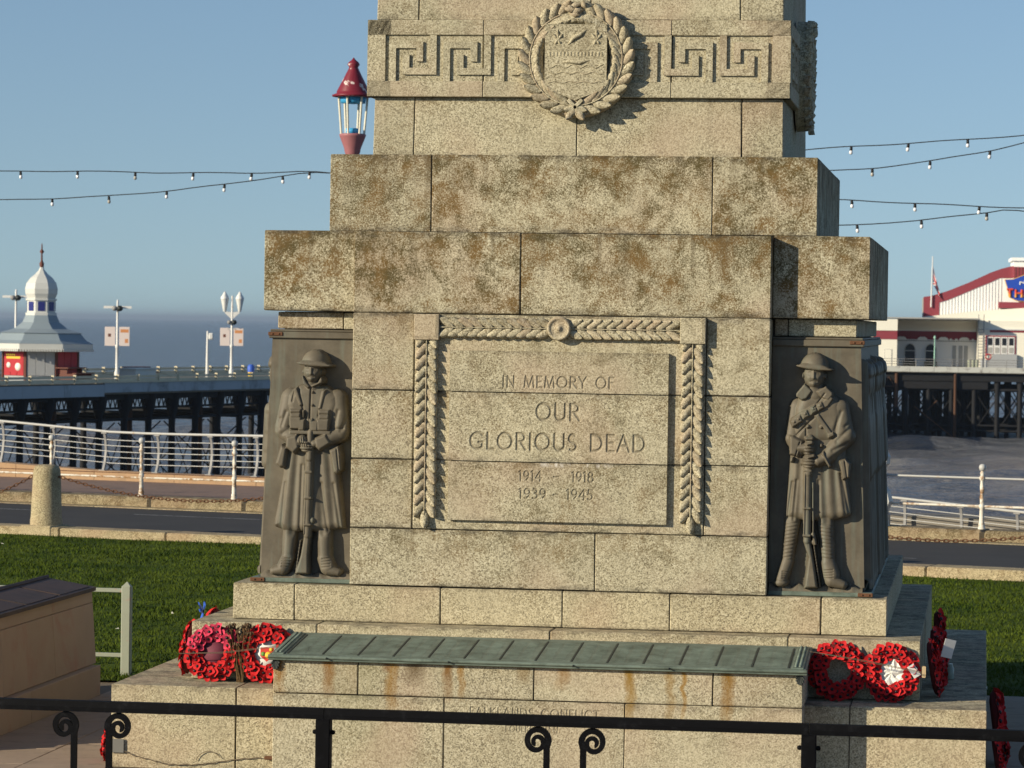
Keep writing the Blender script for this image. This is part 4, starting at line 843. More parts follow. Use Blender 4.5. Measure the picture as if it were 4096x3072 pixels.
def bar_railing(label, base, n_, s0, s1, br, ztop, bars, h):
    t = thing('white_bar_railing', label, 'railing', pr((s0+s1)/2, n_, base((s0+s1)/2)), 'white railings with horizontal bars')
    ss = np.linspace(s0, s1, 28)
    MB().tube([pr(q, n_, ztop(q)) for q in ss], 0.026, 8).build('top_rail', WHITE_IRON, t)
    for k in range(bars):
        MB().tube([pr(q, n_+0.06+0.03*k*(k-3)*-0.12, ztop(q)-0.17-k*(h-0.2)/bars) for q in ss], 0.0095, 6).build('bar', WHITE_IRON, t)
    for q in br:
        zt, zb = ztop(q), base(q); pts = [pr(q, n_+0.02, zt-0.03), pr(q, n_+0.07, zt-0.2*h), pr(q, n_+0.10, zt-0.5*h), pr(q, n_+0.06, zt-0.8*h), pr(q, n_-0.02, zb)]
        b_ = MB().sweep(pts, 0.05, 0.055, E1); b_.box(q-0.07, q+0.07, n_-0.09, n_+0.05, zb-0.01, zb+0.02, M=MPR); b_.box(q-0.06, q+0.06, n_-0.02, n_+0.06, zt-0.05, zt-0.02, M=MPR); b_.build('bracket', GREY_IRON, t)
ztl = lambda q: float(np.interp(q, [-34, -26.86, -25.64, -24.02, -22.3, -20.58, -9], [1.75, 1.33, 1.26, 1.16, 1.165, 1.185, 1.3]))
bar_railing('long white railing of horizontal bars on grey brackets before the pier, left of the memorial', base_z, 32.75, -34, -12, [-33.1, -31.85, -30.6, -29.35, -28.1, -26.85, -25.6, -24.36, -23.1, -21.85, -20.79, -19.6, -18.4, -17.2], ztl, 5, 0.8)
ztr = lambda q: 0.40 - (q+7.34)*0.075
bar_railing('white railing of horizontal bars sloping down behind the right-hand kerb', lambda q: ztr(q)-0.85, 32.75, -12, 3, [-9.2, -8.15, -7.09, -6.0, -4.93, -3.9], ztr, 5, 0.75)

# cast-iron pedestal just right of the memorial
t = thing('cast_iron_pedestal', 'ornate white cast-iron pedestal with rounded top beside the right-hand kerb', 'pedestal', pr(-5.80, 27.3, 0))
MB().cbox(-6.02, -5.70, 27.1, 27.4, 0.0, 0.42, 0.03, M=MPR).build('base', WHITE_RUST, t)
mb = MB().prism([(-5.98, .42), (-5.73, .42), (-5.66, .62), (-5.70, .80), (-5.76, .86), (-5.78, 1.20), (-5.72, 1.26), (-5.71, 1.38), (-5.76, 1.46), (-5.86, 1.49), (-5.96, 1.46), (-5.98, 1.3)], 27.14, 27.36, M=MPR); mb.build('shaft', WHITE_IRON, t)
mb = MB().tube([pr(-5.80+0.055*math.cos(a), 27.13, 1.38+0.055*math.sin(a)) for a in np.linspace(0, 5.5, 16)], 0.012, 6); mb.tube([pr(-5.82, 27.13, z) for z in (0.9, 1.28)], 0.015, 6); mb.build('scroll_ornament', GREY_IRON, t)

# --- granite bollards and chains on the near kerb
BOLL = granite('bollard_granite', lichen=0.1, grime=0.1, tint=(0.92, 0.86, 0.76), grain=0.8)
def bollard(q, label):
    t = thing('bollard', label, 'bollard', pr(q, 19.32, 0.15), 'granite bollards on the kerb')
    M0 = Matrix.Translation(pr(q, 19.32, 0.0))
    MB().cbox(q-0.285, q+0.285, 18.985, 19.58, 0.0, 0.17, 0.015, M=MPR).build('plinth', BOLL, t)
    MB().lathe([(0.262, 0.17), (0.262, 0.24), (0.252, 0.30), (0.222, 1.02), (0.212, 1.08), (0.185, 1.125), (0.12, 1.145), (0.0, 1.15)], 24, M=M0).build('shaft', BOLL, t)
    for s in (-1, 1): MB().tube([pr(q+s*0.20, 19.32, 0.96), pr(q+s*0.27, 19.32, 0.95)], 0.02, 6).build('chain_eye', RUSTM, t)
bollard(-17.47, 'stout granite bollard on the kerb at left, chains hung from both sides')
bollard(-5.75, 'granite bollard standing on the kerb hidden behind the memorial'); bollard(0.55, 'granite bollard on the kerb beyond the right edge')
LINK = None
def chain(name_label, a, b, sag):
    mb = MB(); L = (b-a).length; n = int(L*1.08/0.075)
    for i in range(n):
        t0 = (i+0.5)/n; p = a.lerp(b, t0); p.z -= sag*4*t0*(1-t0); d = (b-a).normalized(); d.z += -sag*4*(1-2*t0)/L; d.normalize()
        sd = d.cross(Vector((0, 0, 1))).normalized(); up = sd.cross(d); sd = sd if i % 2 else up
        mb.tube([p + d*(0.05*math.cos(q)) + sd*(0.022*math.sin(q)) for q in np.linspace(0, 2*math.pi, 9)], 0.008, 4, cap=False)
    return tag(mb.build('chain', RUSTM), name_label, 'chain', 'rusty chains hung between bollards')
chain('rusty chain sagging right from the granite bollard towards the memorial', pr(-17.2, 19.32, .95), pr(-12.4, 19.32, .95), 0.30)
chain('rusty chain sagging left from the granite bollard out of the picture', pr(-17.74, 19.32, .95), pr(-22.5, 19.32, .95), 0.62)
chain('rusty chain sagging over the road right of the memorial', pr(-5.5, 19.32, .95), pr(0.3, 19.32, .95), 0.44)

# --- side wall at the left with a sloping bronze name slab
WALLM = plain('wall_sandstone', (0.37, 0.28, 0.205), 0.85, 0, 0.14, 2.2, wear=((0.36, 0.20, 0.15), 0.52, 0.75, 1.6), bump=0.003)
DARKSLAB = plain('dark_bronze_slab', (0.085, 0.058, 0.048), 0.6, 0, 0.25, 6.0, wear=((0.05, 0.04, 0.036), 0.45, 0.7, 4.0), spec=0.12)
t = thing('side_wall', 'low stone side wall with dark sloping name slab at left', 'wall', (-5.3, -3, 0))
ys = [-2.95, -0.9, 1.36]
for a, b in zip(ys[:-1], ys[1:]): MB().cbox(-6.1, -4.80, a+.003, b-.003, 0.0, 0.29, 0.006).build('stone_block', WALLM, t)
ys = [-2.85, -1.5, 0.1, 1.46]
for a, b in zip(ys[:-1], ys[1:]):
    for z0, z1 in ((0.294, 0.865), (0.869, 0.975)):
        mb = MB().cbox(-6.0, -4.87, a+.002, b-.002, z0, z1, 0.005); mb.v = [(x-(0.05*(z-0.29)/0.7 if x > -5 else 0), y, z) for x, y, z in mb.v]; mb.build('stone_block', WALLM, t)
ns = MB().add([(-4.885, -2.87, 0.978), (-4.885, 1.47, 0.978), (-4.885, 1.47, 1.012), (-4.885, -2.87, 1.012), (-5.34, -2.87, 1.086), (-5.34, 1.47, 1.086), (-5.40, -2.87, 1.072), (-5.40, 1.47, 1.072), (-5.9, -2.87, 0.978), (-5.9, 1.47, 0.978)],
    [(0, 1, 2, 3), (3, 2, 5, 4), (4, 5, 7, 6), (6, 7, 9, 8), (1, 9, 7, 5, 2), (0, 3, 4, 6, 8), (0, 8, 9, 1)]).build('name_slab', DARKSLAB, t)
nrm = Vector((0.074, 0, 0.455)).normalized(); ux = Vector((-0.455, 0, 0.074)).normalized()
Mx = frame((-4.885, 0, 1.012), ux, (0, 1, 0), nrm)
for k in range(4): MB().cbox(0.04, 0.43, -2.8+k*1.06, -2.8+k*1.06+1.0, -0.002, 0.006, 0.002, M=Mx).build('name_panel', DARKSLAB, ns)
mb = MB().tube([(-5.36, -2.87, 1.093), (-5.36, 1.475, 1.093)], 0.022, 8); mb.build('ridge_moulding', DARKSLAB, ns)

# --- grey-green post with two rails behind the wall
GGREEN = plain('grey_green_paint', (0.30, 0.32, 0.25), 0.6, 0, 0.1, 6.0, wear=((0.36, 0.25, 0.2), 0.58, 0.68, 10.0))
t = thing('post_and_rail_barrier', 'pale grey-green square post with two rails on the lawn edge', 'barrier', (-5.0, 3.0, 0))
mb = MB().cbox(-5.035, -4.94, 2.96, 3.05, 0.0, 0.905, 0.01); mb.add([(-5.025, 2.97, .904), (-4.95, 2.97, .904), (-4.95, 3.04, .904), (-5.025, 3.04, .904), (-4.988, 3.005, .945)], [(0, 1, 4), (1, 2, 4), (2, 3, 4), (3, 0, 4)]); mb.build('post', GGREEN, t)
for z in (0.855, 0.215): MB().cbox(-7.0, -5.03, 2.985, 3.025, z-0.02, z+0.02, 0.005).build('rail', GGREEN, t)
MB().cbox(-7.1, -7.0, 2.96, 3.05, 0.0, 0.905, 0.01).build('post', GGREEN, t)

# ================================================================ FOREGROUND IRON FENCE
FYY = -8.3
t = thing('iron_fence', 'black wrought-iron fence with paired scroll bars in front of the memorial', 'fence', (0.8, FYY, 0))
rail = [(-0.034, 1.038), (0.034, 1.038), (0.034, 1.066), (0.026, 1.106), (-0.026, 1.106), (-0.034, 1.066)]
for a, b in ((-9.84, -6.808), (-6.804, -3.773), (-3.769, -0.728), (-0.724, 2.318), (2.322, 5.36)):
    M90 = frame((0, FYY, 0), (0, 1, 0), (-1, 0, 0), (0, 0, 1)); MB().prism(rail, -b, -a, M=M90).build('hand_rail', IRON, t); MB().cbox(a, b, FYY-0.02, FYY+0.02, 0.12, 0.16, 0.004).build('bottom_rail', IRON, t)
PX = [-9.84, -6.806, -3.771, -0.731, 2.321, 5.36]
for x in PX:
    p = MB().cbox(x-0.046, x+0.046, FYY-0.046, FYY+0.046, 0.0, 1.04, 0.005).build('post', IRON, t)
    for s in (-1, 1): MB().lathe([(0.012, 0), (0.016, 0.012), (0.012, 0.026), (0, 0.03)], 8, M=frame((x+s*0.044, FYY, 0.955), (0, 1, 0), (0, 0, 1), (s, 0, 0))).build('bolt', IRON, p)
def scroll_mesh(s):
    pts = [(0, 0.14), (0, 0.5), (0, 0.90)]; c = (s*0.065, 0.945)
    for k in range(46):
        q = k/45; a = math.pi*(1.0 - 3.35*q); rr = 0.065*(1-q)**0.9 + 0.012
        pts.append((c[0]*(1-0.16*q*(1-q)) + s*math.cos(a)*rr, c[1] + math.sin(a)*rr*1.06 - 0.012*q))
    hs = [0.038]*3 + [0.038 - 0.016*(k/45) for k in range(46)]
    return MB().sweep([(x, 0, z) for x, z in pts], 0.030, hs, (0, 1, 0)).mesh('scroll_bar', IRON)
SB = {s: scroll_mesh(s) for s in (-1, 1)}
for x in PX[:-1]:
    for s, dx in ((-1, 1.419), (1, 1.649)):
        link('scroll_bar', SB[s], t, Matrix.Translation((x+dx-0.8, 0, 0)))
    pass

# ================================================================ POPPY WREATHS
def poppy_mesh(name, m):
    mb = MB(); n = 16; vs = [(0, 0, 0.0)]; fs = []
    for ri, (rr, zz_) in enumerate(((0.5, 0.004), (1.0, 0.014))):
        for k in range(n):
            th = 2*math.pi*k/n; lob = 1 + 0.13*math.cos(4*th); q = 0.033*rr*lob
            vs.append((q*math.cos(th), q*math.sin(th), zz_ + (0.006*math.cos(2*th+.5) if ri else 0.002)))
    fs += [(0, 1+k, 1+(k+1) % n) for k in range(n)] + [(1+k, 1+n+k, 1+n+(k+1) % n, 1+(k+1) % n) for k in range(n)]
    mb.add(vs, fs, 0, True); mb.lathe([(0.0125, 0.001), (0.0115, 0.009), (0.006, 0.013), (0, 0.0135)], 10, mi=1)
    return mb.mesh(name, [m, BLACKP])
POP = [poppy_mesh('poppy', POPPY), poppy_mesh('poppy', POPPYP)]
RINGM = plain('wreath_backing', (0.10, 0.012, 0.012), 0.9)
def ring_mesh(R0, r0):
    mb = MB(); n = 36; k = 8
    vs = [((R0+r0*math.cos(b))*math.cos(a), (R0+r0*math.cos(b))*math.sin(a), 0.5*r0*math.sin(b)+0.016) for a in np.linspace(0, 2*math.pi, n, False) for b in np.linspace(0, 2*math.pi, k, False)]
    mb.add(vs, [(i*k+j, ((i+1) % n)*k+j, ((i+1) % n)*k+(j+1) % k, i*k+(j+1) % k) for i in range(n) for j in range(k)], 0, True); return mb.mesh('wreath_ring', RINGM)
RING = ring_mesh(0.150, 0.056)
def wreath(label, base, nrm, up=(0, 0, 1), R0=0.150, s=1.0, pink=None, card=None, seed=0, tilt=12):
    rg = random.Random(seed); N = Vector(nrm).normalized(); u = Vector((0, 0, 1)); x = u.cross(N).normalized()
    N2 = N*math.cos(R(tilt)) + u*math.sin(R(tilt)); y = N2.cross(x)
    c = Vector(base) + y*(0.212*s) ; M = frame(c, x, y, N2) @ Matrix.Scale(s, 4)
    t = thing('poppy_wreath', label, 'wreath', M, 'red paper poppy wreaths around the memorial')
    link('wreath_ring', RING, t, Matrix.Identity(4))
    for rr, cnt, zt, tl in ((0.190, 22, 0.030, 0.65), (0.152, 18, 0.046, 0.05), (0.115, 13, 0.034, -0.5)):
        o0 = rg.uniform(0, 6)
        for k in range(cnt):
            a = o0 + 2*math.pi*(k+rg.uniform(-.22, .22))/cnt; r_ = rr + rg.uniform(-.008, .008)
            d = Vector((math.cos(a), math.sin(a), 0)); n_ = (Vector((0, 0, 1)) + d*(tl+rg.uniform(-.35, .35)) + Vector((rg.uniform(-.3, .3), rg.uniform(-.3, .3), 0))).normalized()
            e = n_.orthogonal().normalized(); q = Matrix.Rotation(rg.uniform(0, 6.28), 3, n_) @ e; fw_ = n_.cross(q)
            sc = rg.uniform(0.85, 1.12); Mp = frame(d*r_ + Vector((0, 0, zt+rg.uniform(-.006, .008))), q, fw_, n_) @ Matrix.Scale(sc, 4)
            pk = pink is not None and (d.y*r_ > pink)
            link('poppy', POP[1 if pk else 0], t, Mp)
    if card: card(t)
    return t
BADGE = {k: plain('badge_'+k, c, 0.6) for k, c in dict(red=(0.6, 0.05, 0.03), yellow=(0.75, 0.5, 0.05), green=(0.12, 0.3, 0.06)).items()}
def white_card(t):
    link('centre_card', MB().lathe([(0.100, 0.0), (0.100, 0.004), (0.0, 0.005)], 24).mesh('centre_card', PAPER), t, Matrix.Translation((0, 0, 0.012)))
    mb = MB(); mb.prism([(-.05, .045), (-.05, -.02), (0, -.06), (.05, -.02), (.05, .045)], 0, 0.003, M=frame((0, 0, 0.017), (1, 0, 0), (0, 0, -1), (0, 1, 0)))
    mb.v = [(x, y, 0.018 if z > 0.0165 else 0.0165) for x, y, z in mb.v]; link('badge', mb.mesh('badge', BADGE['red']), t, Matrix.Identity(4))
    for k, (x, y, r_) in (('yellow', (0.012, -0.012, 0.026)), ('green', (-0.028, -0.004, 0.016)), ('yellow', (0.03, 0.03, 0.014))):
        link('badge', MB().lathe([(r_, 0), (r_, 0.002), (0, 0.003)], 14).mesh('badge', BADGE[k]), t, Matrix.Translation((x, y, 0.019)))
def crumpled(t):
    rg = random.Random(5); mb = MB(); vs = [(0, 0, 0.03)]; n = 18
    for q in (0.4, 0.75, 1.0): vs += [(0.104*q*math.cos(2*math.pi*k/n), 0.104*q*math.sin(2*math.pi*k/n), 0.020+rg.uniform(-.012, .014)) for k in range(n)]
    fs = [(0, 1+k, 1+(k+1) % n) for k in range(n)] + [(1+i*n+k, 1+(i+1)*n+k, 1+(i+1)*n+(k+1) % n, 1+i*n+(k+1) % n) for i in (0, 1) for k in range(n)]
    mb.add(vs, fs); link('crumpled_paper', mb.mesh('crumpled_paper', PAPER), t, Matrix.Identity(4))
    mb = MB().cbox(-0.030, 0.030, -0.05, 0.05, 0, 0.002, 0.0005); link('card', mb.mesh('card', PAPER), t, Matrix.Translation((0.165, 0.015, 0.062)) @ Matrix.Rotation(0.6, 4, 'Z') @ Matrix.Rotation(0.3, 4, 'Y'))
def dark_centre(t):
    link('centre_disc', MB().lathe([(0.100, 0.0), (0.100, 0.004), (0.0, 0.005)], 24).mesh('centre_disc', plain('dull_red_card', (0.16, 0.035, 0.055), 0.7)), t, Matrix.Translation((0, 0, 0.012)))
CT = 0.664
wreath('pink and red poppy wreath at the left corner of the step', (-2.692, -3.02, CT), (0, -1, 0), s=1.06, pink=0.02, card=dark_centre, seed=1)
wreath('red poppy wreath with white badge card half behind the bronze name plate', (-2.262, -3.02, CT), (0, -1, 0), s=1.08, card=white_card, seed=2)
wreath('shaded red poppy wreath with open centre next to the name plate', (2.268, -3.02, CT), (0, -1, 0), s=1.06, seed=3)
wreath('red poppy wreath holding crumpled white paper on the right of the step', (2.684, -3.02, CT), (0, -1, 0), s=1.04, card=crumpled, seed=4)
wreath('poppy wreath seen edge-on against the left flank of the step', (-2.99, -2.60, CT), (-1, 0, 0), s=1.05, seed=5, tilt=8)
wreath('poppy wreath further back on the left flank, by the blue ribbon', (-2.99, -1.85, CT), (-1, 0, 0), s=1.14, seed=6, tilt=8)
wreath('nearest of the shaded poppy wreaths along the right flank of the step', (3.02, -2.55, CT), (1, 0, 0), s=1.05, seed=7, tilt=10)
wreath('middle of the shaded poppy wreaths along the right flank of the step', (3.04, -1.75, CT), (1, 0, 0), s=1.12, seed=8, tilt=10)
wreath('farthest of the shaded poppy wreaths along the right flank of the step', (3.03, -0.75, CT), (1, 0, 0), s=1.25, seed=9, tilt=6)
wreath('poppy wreath on the paving against the bottom step at far left', (-3.50, -3.15, 0.014), (-1, 0, 0), s=0.84, seed=10, tilt=10)
wreath('near poppy wreath on the paving against the right end of the bottom step', (3.53, -2.75, 0.014), (1, 0, 0), s=0.95, seed=11, tilt=10)
wreath('large poppy wreath on the paving farther along the right end of the bottom step', (3.53, -1.55, 0.014), (1, 0, 0), s=1.45, seed=12, tilt=8)
def tagged(o, l, c, g=None): return tag(o, l, c, g)
# ribbon, dried flowers, label tags and wires around the wreaths
BLUE = plain('blue_ribbon', (0.05, 0.13, 0.55), 0.5)
mb = MB()
for k, (dy, dz) in enumerate(((-0.09, 0.06), (-0.07, 0.015), (0.05, 0.05), (-0.03, -0.05))):
    mb.add([(-3.0, -2.12, 1.12), (-3.0, -2.12+dy*1.5, 1.12+dz*1.3), (-3.02, -2.12+dy*1.5+0.05, 1.12+dz*1.3+0.02), (-3.0, -2.10, 1.15), (-2.99, -2.12, 1.12), (-2.99, -2.12+dy*1.5, 1.12+dz*1.3), (-3.01, -2.12+dy*1.5+0.05, 1.12+dz*1.3+0.02), (-2.99, -2.10, 1.15)], [(0, 1, 2, 3), (7, 6, 5, 4), (0, 4, 5, 1), (1, 5, 6, 2), (2, 6, 7, 3)])
tag(mb.build('ribbon_bow', BLUE), 'small blue ribbon bow behind the left wreaths', 'ribbon')
DRY = plain('dried_stalks', (0.13, 0.075, 0.03), 0.9, 0, 0.3, 30); DRYH = plain('dried_flowers', (0.10, 0.06, 0.03), 0.9, 0, 0.35, 30)
t = thing('dried_bouquet', 'withered brown flowers standing between the two left wreaths', 'bouquet', (-2.47, -3.03, CT))
rg = random.Random(4); mb = MB(); hd = MB()
for k in range(34):
    x, y = -2.47+rg.uniform(-.03, .03), -3.03+rg.uniform(-.02, .03); tx, ty, tz = -2.475+rg.uniform(-.10, .10), -2.99+rg.uniform(-.05, .05), CT+rg.uniform(.28, .46)
    mb.tube([(x, y, CT), ((x+tx)/2+rg.uniform(-.015, .015), (y+ty)/2-.02, (CT+tz)/2), (tx, ty, tz)], 0.0035, 4)
    for q in range(3): a = rg.uniform(0, 6.28); hd.tube([(tx, ty, tz-.02), (tx+.018*math.cos(a), ty+.018*math.sin(a), tz+.012), (tx+.03*math.cos(a), ty+.03*math.sin(a), tz-.006)], [.004, .009, .002], 4)
mb.build('stalks', DRY, t); hd.build('withered_heads', DRYH, t)
mb = MB().lathe([(0.028, 0), (0.03, 0.01), (0.03, 0.09), (0.02, 0.105), (0.02, 0.125)], 14, c=(3.12, -1.2, CT)); mb.build('glass_jar', plain('dull_glass', (0.32, 0.36, 0.30), 0.15)); tag(bpy.data.objects['glass_jar'], 'small glass jar beside the right-hand wreaths', 'jar')
mb = MB().cbox(-0.05, 0.05, -0.003, 0, -0.075, 0.075, 0.001, M=Matrix.Translation((3.11, -2.30, 1.02)) @ Matrix.Rotation(0.25, 4, 'Y') @ Matrix.Rotation(0.5, 4, 'Z')); tag(mb.build('message_card', PAPER), 'white message card tucked in the right-hand wreaths', 'card')
mb = MB().cbox(-0.016, 0.016, -0.004, 0, -0.045, 0.045, 0.006, M=Matrix.Translation((2.93, -3.035, 0.905))); tag(mb.build('wooden_tag', plain('pale_wood', (0.55, 0.42, 0.25), 0.6)), 'pale wooden tag beside the wreath with crumpled paper', 'tag')
WIRE = plain('dull_wire', (0.16, 0.12, 0.08), 0.6)
for lab, pts in (('thin wires tied across the two right-hand wreaths', ((2.05, 1.045), (2.4, 1.0), (2.7, 0.95), (2.92, 0.91))), ('thin wires tied across the two left-hand wreaths', ((-2.95, 0.885), (-2.6, 0.905), (-2.2, 0.96), (-2.06, 0.985)))):
    mb = MB()
    for k in range(2): mb.tube([(x, -3.115, z-0.008*k*(i > 0)) for i, (x, z) in enumerate(pts)], 0.0022, 4)
    tag(mb.build('tie_wire', WIRE), lab, 'wire')
tag(MB().cbox(-3.41, -3.305, -3.436, -3.424, 0.12, 0.228, 0.003).build('metal_tag', plain('dull_metal', (0.20, 0.19, 0.17), 0.45, 0.3)), 'small square metal plate on the lower left corner of the bottom step', 'plate')
mb = MB(); n = 40; pts = np.array(((-3.30, .135), (-3.22, .10), (-3.05, .065), (-2.95, .04), (-2.75, .045), (-2.595, .065), (-2.4, .10), (-2.2, .12)))
mb.tube([(float(x), -3.43, float(z)+0.004*math.sin(i*2.2)) for i, (x, z) in enumerate(zip(np.interp(np.linspace(0, 7, n), range(8), pts[:, 0]), np.interp(np.linspace(0, 7, n), range(8), pts[:, 1])))], 0.004, 5)
mb.tube([(-2.62+0.11*math.cos(a), -3.43, 0.045+0.11*math.sin(a)*1.0) for a in np.linspace(0.6, 2.8, 12)], 0.003, 5); tag(mb.build('loose_wire', WIRE), 'thin loose wire drooping across the lower left step', 'wire')
mb = MB().cbox(-2.17, -2.06, -3.47, -3.42, 0.108, 0.135, 0.005); mb.add([(-2.06, -3.47, .13), (-2.03, -3.47, .085), (-2.06, -3.42, .13), (-2.03, -3.42, .085), (-2.1, -3.445, .115)], [(0, 1, 3, 2), (0, 4, 1), (2, 3, 4), (0, 2, 4), (1, 4, 3)]); tag(mb.build('bracket', RUSTM), 'small rusty bracket on the lower left step', 'bracket')

# ================================================================ LANTERN AND FESTOON LIGHTS
MAROON = plain('maroon_paint', (0.19, 0.020, 0.034), 0.4, 0, 0.1, 2.0, wear=((0.72, 0.62, 0.58), 0.60, 0.63, 1.7)); MAROON2 = plain('faded_maroon_paint', (0.33, 0.13, 0.14), 0.5); SKYB = plain('bright_blue_paint', (0.05, 0.33, 0.62), 0.5); CREAM = plain('cream_bar', (0.70, 0.67, 0.55), 0.5)
LX, LYY = -8.585, 33.0
t = thing('lamp_standard', 'tall lamp standard with maroon witch-hat lantern behind the memorial', 'lamp', (LX, LYY, 0.2))
MB().lathe([(0.16, 0.2), (0.16, 0.8), (0.09, 1.0), (0.08, 5.8), (0.10, 6.7)], 14, c=(LX, LYY, 0)).build('pole', WHITE_RUST, t)
MB().lathe([(0.13, 6.70), (0.15, 6.76), (0.16, 6.82), (0.25, 7.05), (0.26, 7.085), (0.22, 7.10)], 18, c=(LX, LYY, 0)).build('cup', MAROON2, t)
MB().lathe([(0.0, 7.09), (0.14, 7.10), (0.14, 7.20), (0.0, 7.21)], 16, c=(LX, LYY, 0)).build('lower_collar', SKYB, t)
MB().lathe([(0.0, 7.66), (0.235, 7.68), (0.255, 7.80), (0.0, 7.81)], 18, c=(LX, LYY, 0)).build('upper_collar', SKYB, t)
MB().lathe([(0.30, 7.79), (0.40, 7.80), (0.405, 7.83), (0.32, 7.86), (0.315, 7.90), (0.11, 8.30), (0.085, 8.36), (0.12, 8.41), (0.10, 8.45), (0.04, 8.50), (0.0, 8.55)], 20, c=(LX, LYY, 0)).build('witch_hat_cap', MAROON, t)
for k in range(6):
    a = 0.3 + k*math.pi/3; MB().tube([(LX+0.215*math.cos(a), LYY+0.215*math.sin(a), 7.07), (LX+0.275*math.cos(a), LYY+0.275*math.sin(a), 7.80)], 0.024, 6).build('glazing_bar', CREAM, t)
CABLE = plain('black_cable', (0.03, 0.032, 0.035), 0.6); SOCK = plain('black_socket', (0.012, 0.012, 0.014), 0.5); BULB = plain('white_bulb', (0.85, 0.84, 0.86), 0.15); BULBC = plain('clear_bulb', (0.42, 0.40, 0.36), 0.1)
SK = MB().lathe([(0.012, 0.0), (0.03, -0.01), (0.034, -0.085), (0.028, -0.095)], 8).mesh('socket', SOCK); SKB = MB().lathe([(0.026, -0.09), (0.040, -0.125), (0.036, -0.16), (0.016, -0.178), (0.0, -0.18)], 10).mesh('bulb', BULB); SKC = SKB.copy(); SKC.materials.clear(); SKC.materials.append(BULBC)
def festoon(label, pts, bulbs, clear=()):
    pts = [Vector(p) for p in pts]; t = thing('festoon_lights', label, 'string lights', pts[0], 'strings of festoon bulbs')
    P = np.array(pts); L = np.concatenate([[0], np.cumsum(np.linalg.norm(np.diff(P, axis=0), axis=1))]); q = np.linspace(0, L[-1], 40)
    MB().tube([Vector([float(np.interp(x, L, P[:, i])) for i in range(3)]) + Vector((0, 0, 0.008*math.sin(x*3.1))) for x in q], 0.010, 5).build('cable', CABLE, t)
    for i, bx in enumerate(bulbs):
        z = float(np.interp(bx, P[:, 0], P[:, 2])); o = link('socket', SK, t, Matrix.Translation(Vector((bx, pts[0].y, z)) - pts[0]) @ Matrix.Rotation(random.uniform(-.12, .12), 4, 'Y') @ Matrix.Scale(0.82, 4)); link('bulb', SKC if i in clear else SKB, o, Matrix.Identity(4))
festoon('level upper string of white bulbs in the sky left of the memorial', [(-22, 33, 6.5), (-15.49, 33, 6.33), (-13.91, 33, 6.35), (-12.34, 33, 6.33), (-10.52, 33, 6.34), (-9.43, 33, 6.38), (-9.02, 33, 6.35), (-8.6, 33, 6.33)], (-15.08, -13.95, -12.81, -11.67, -10.53, -9.41), (2,))
festoon('lower sagging string of white bulbs in the sky left of the memorial', [(-22, 33.05, 6.4), (-18, 33.05, 5.85), (-15.48, 33.05, 5.78), (-14.43, 33.05, 5.82), (-13.32, 33.05, 5.88), (-12.23, 33.05, 5.98), (-11.08, 33.05, 6.12), (-9.95, 33.05, 6.29), (-9.43, 33.05, 6.36), (-8.6, 33.05, 6.34)], (-14.46, -13.34, -12.2, -11.07, -9.94), (1,))
festoon('topmost string of bulbs right of the memorial', [(-2, 31, 6.6), (0.11, 31, 6.75), (0.92, 31, 6.82), (1.94, 31, 6.88), (2.99, 31, 6.96), (3.98, 31, 7.04), (8, 31, 7.5)], (0.92, 1.94, 2.99, 4.1))
festoon('second string of bulbs down, rising to the right of the memorial', [(-2, 31.05, 6.3), (0.58, 31.05, 6.38), (1.3, 31.05, 6.43), (2.34, 31.05, 6.57), (3.38, 31.05, 6.76), (3.98, 31.05, 6.91), (8, 31.05, 8.0)], (1.30, 2.33, 3.39), (0,))
festoon('third string of bulbs down, falling slightly to the right of the memorial', [(-2, 31.1, 5.9), (0.73, 31.1, 5.86), (0.93, 31.1, 5.86), (2.08, 31.1, 5.81), (3.23, 31.1, 5.77), (4.01, 31.1, 5.75), (8, 31.1, 5.7)], (0.94, 2.07, 3.22))
festoon('lowest string of bulbs right of the memorial', [(-2, 31.15, 5.3), (0.73, 31.15, 5.4), (1.05, 31.15, 5.42), (2.2, 31.15, 5.51), (3.34, 31.15, 5.66), (3.76, 31.15, 5.74), (4.01, 31.15, 5.68), (8, 31.15, 5.5)], (1.04, 2.19, 3.35), (2,))

# ================================================================ THE PIER
PE = Vector((0.2615, 0.9652, 0)); PW = Vector((0.9652, -0.2615, 0))          # along the neck, and to its near side
P0 = Vector((-41.94, 120.08, 0)); MPI = frame(P0, PE, -PW, (0, 0, 1))           # local x along, y towards the far side
pi_ = lambda a, b, z=0.0: P0 + PE*a - PW*b + Vector((0, 0, z))
PAINTB = plain('grey_blue_painted_timber', (0.36, 0.40, 0.43), 0.7, 0, 0.1, 0.8, wear=((0.20, 0.22, 0.22), 0.52, 0.7, 0.7)); PILE = plain('dark_pier_iron', (0.012, 0.012, 0.014), 0.8, 0, 0.3, 0.6); PILER = plain('rusty_pier_iron', (0.085, 0.042, 0.025), 0.9, 0, 0.3, 0.8)
TIMB = plain('deck_timber', (0.20, 0.17, 0.13), 0.9, 0, 0.2, 0.8); BENCHM = plain('cream_bench_paint', (0.62, 0.54, 0.38), 0.7, 0, 0.25, 1.5)
pier = thing('pier', 'seaside pier neck on dark iron piles left of the memorial', 'pier', pi_(60, 5, 0))
MB().box(-40, 150, 0.0, 11.0, -0.25, 0.30, M=MPI).build('deck', TIMB, pier)
for a in np.arange(-40, 150, 3.8):
    lo = -0.16 if a > 8.8 else -0.34
    MB().box(a+.01, a+3.79, -0.10, -0.002, lo, 0.37 if a > 8.8 else 0.24, M=MPI).build('fascia_board', PAINTB, pier)
MB().box(-40, 150, 0.4, 0.7, -0.55, -0.26, M=MPI).build('girder', PILE, pier)
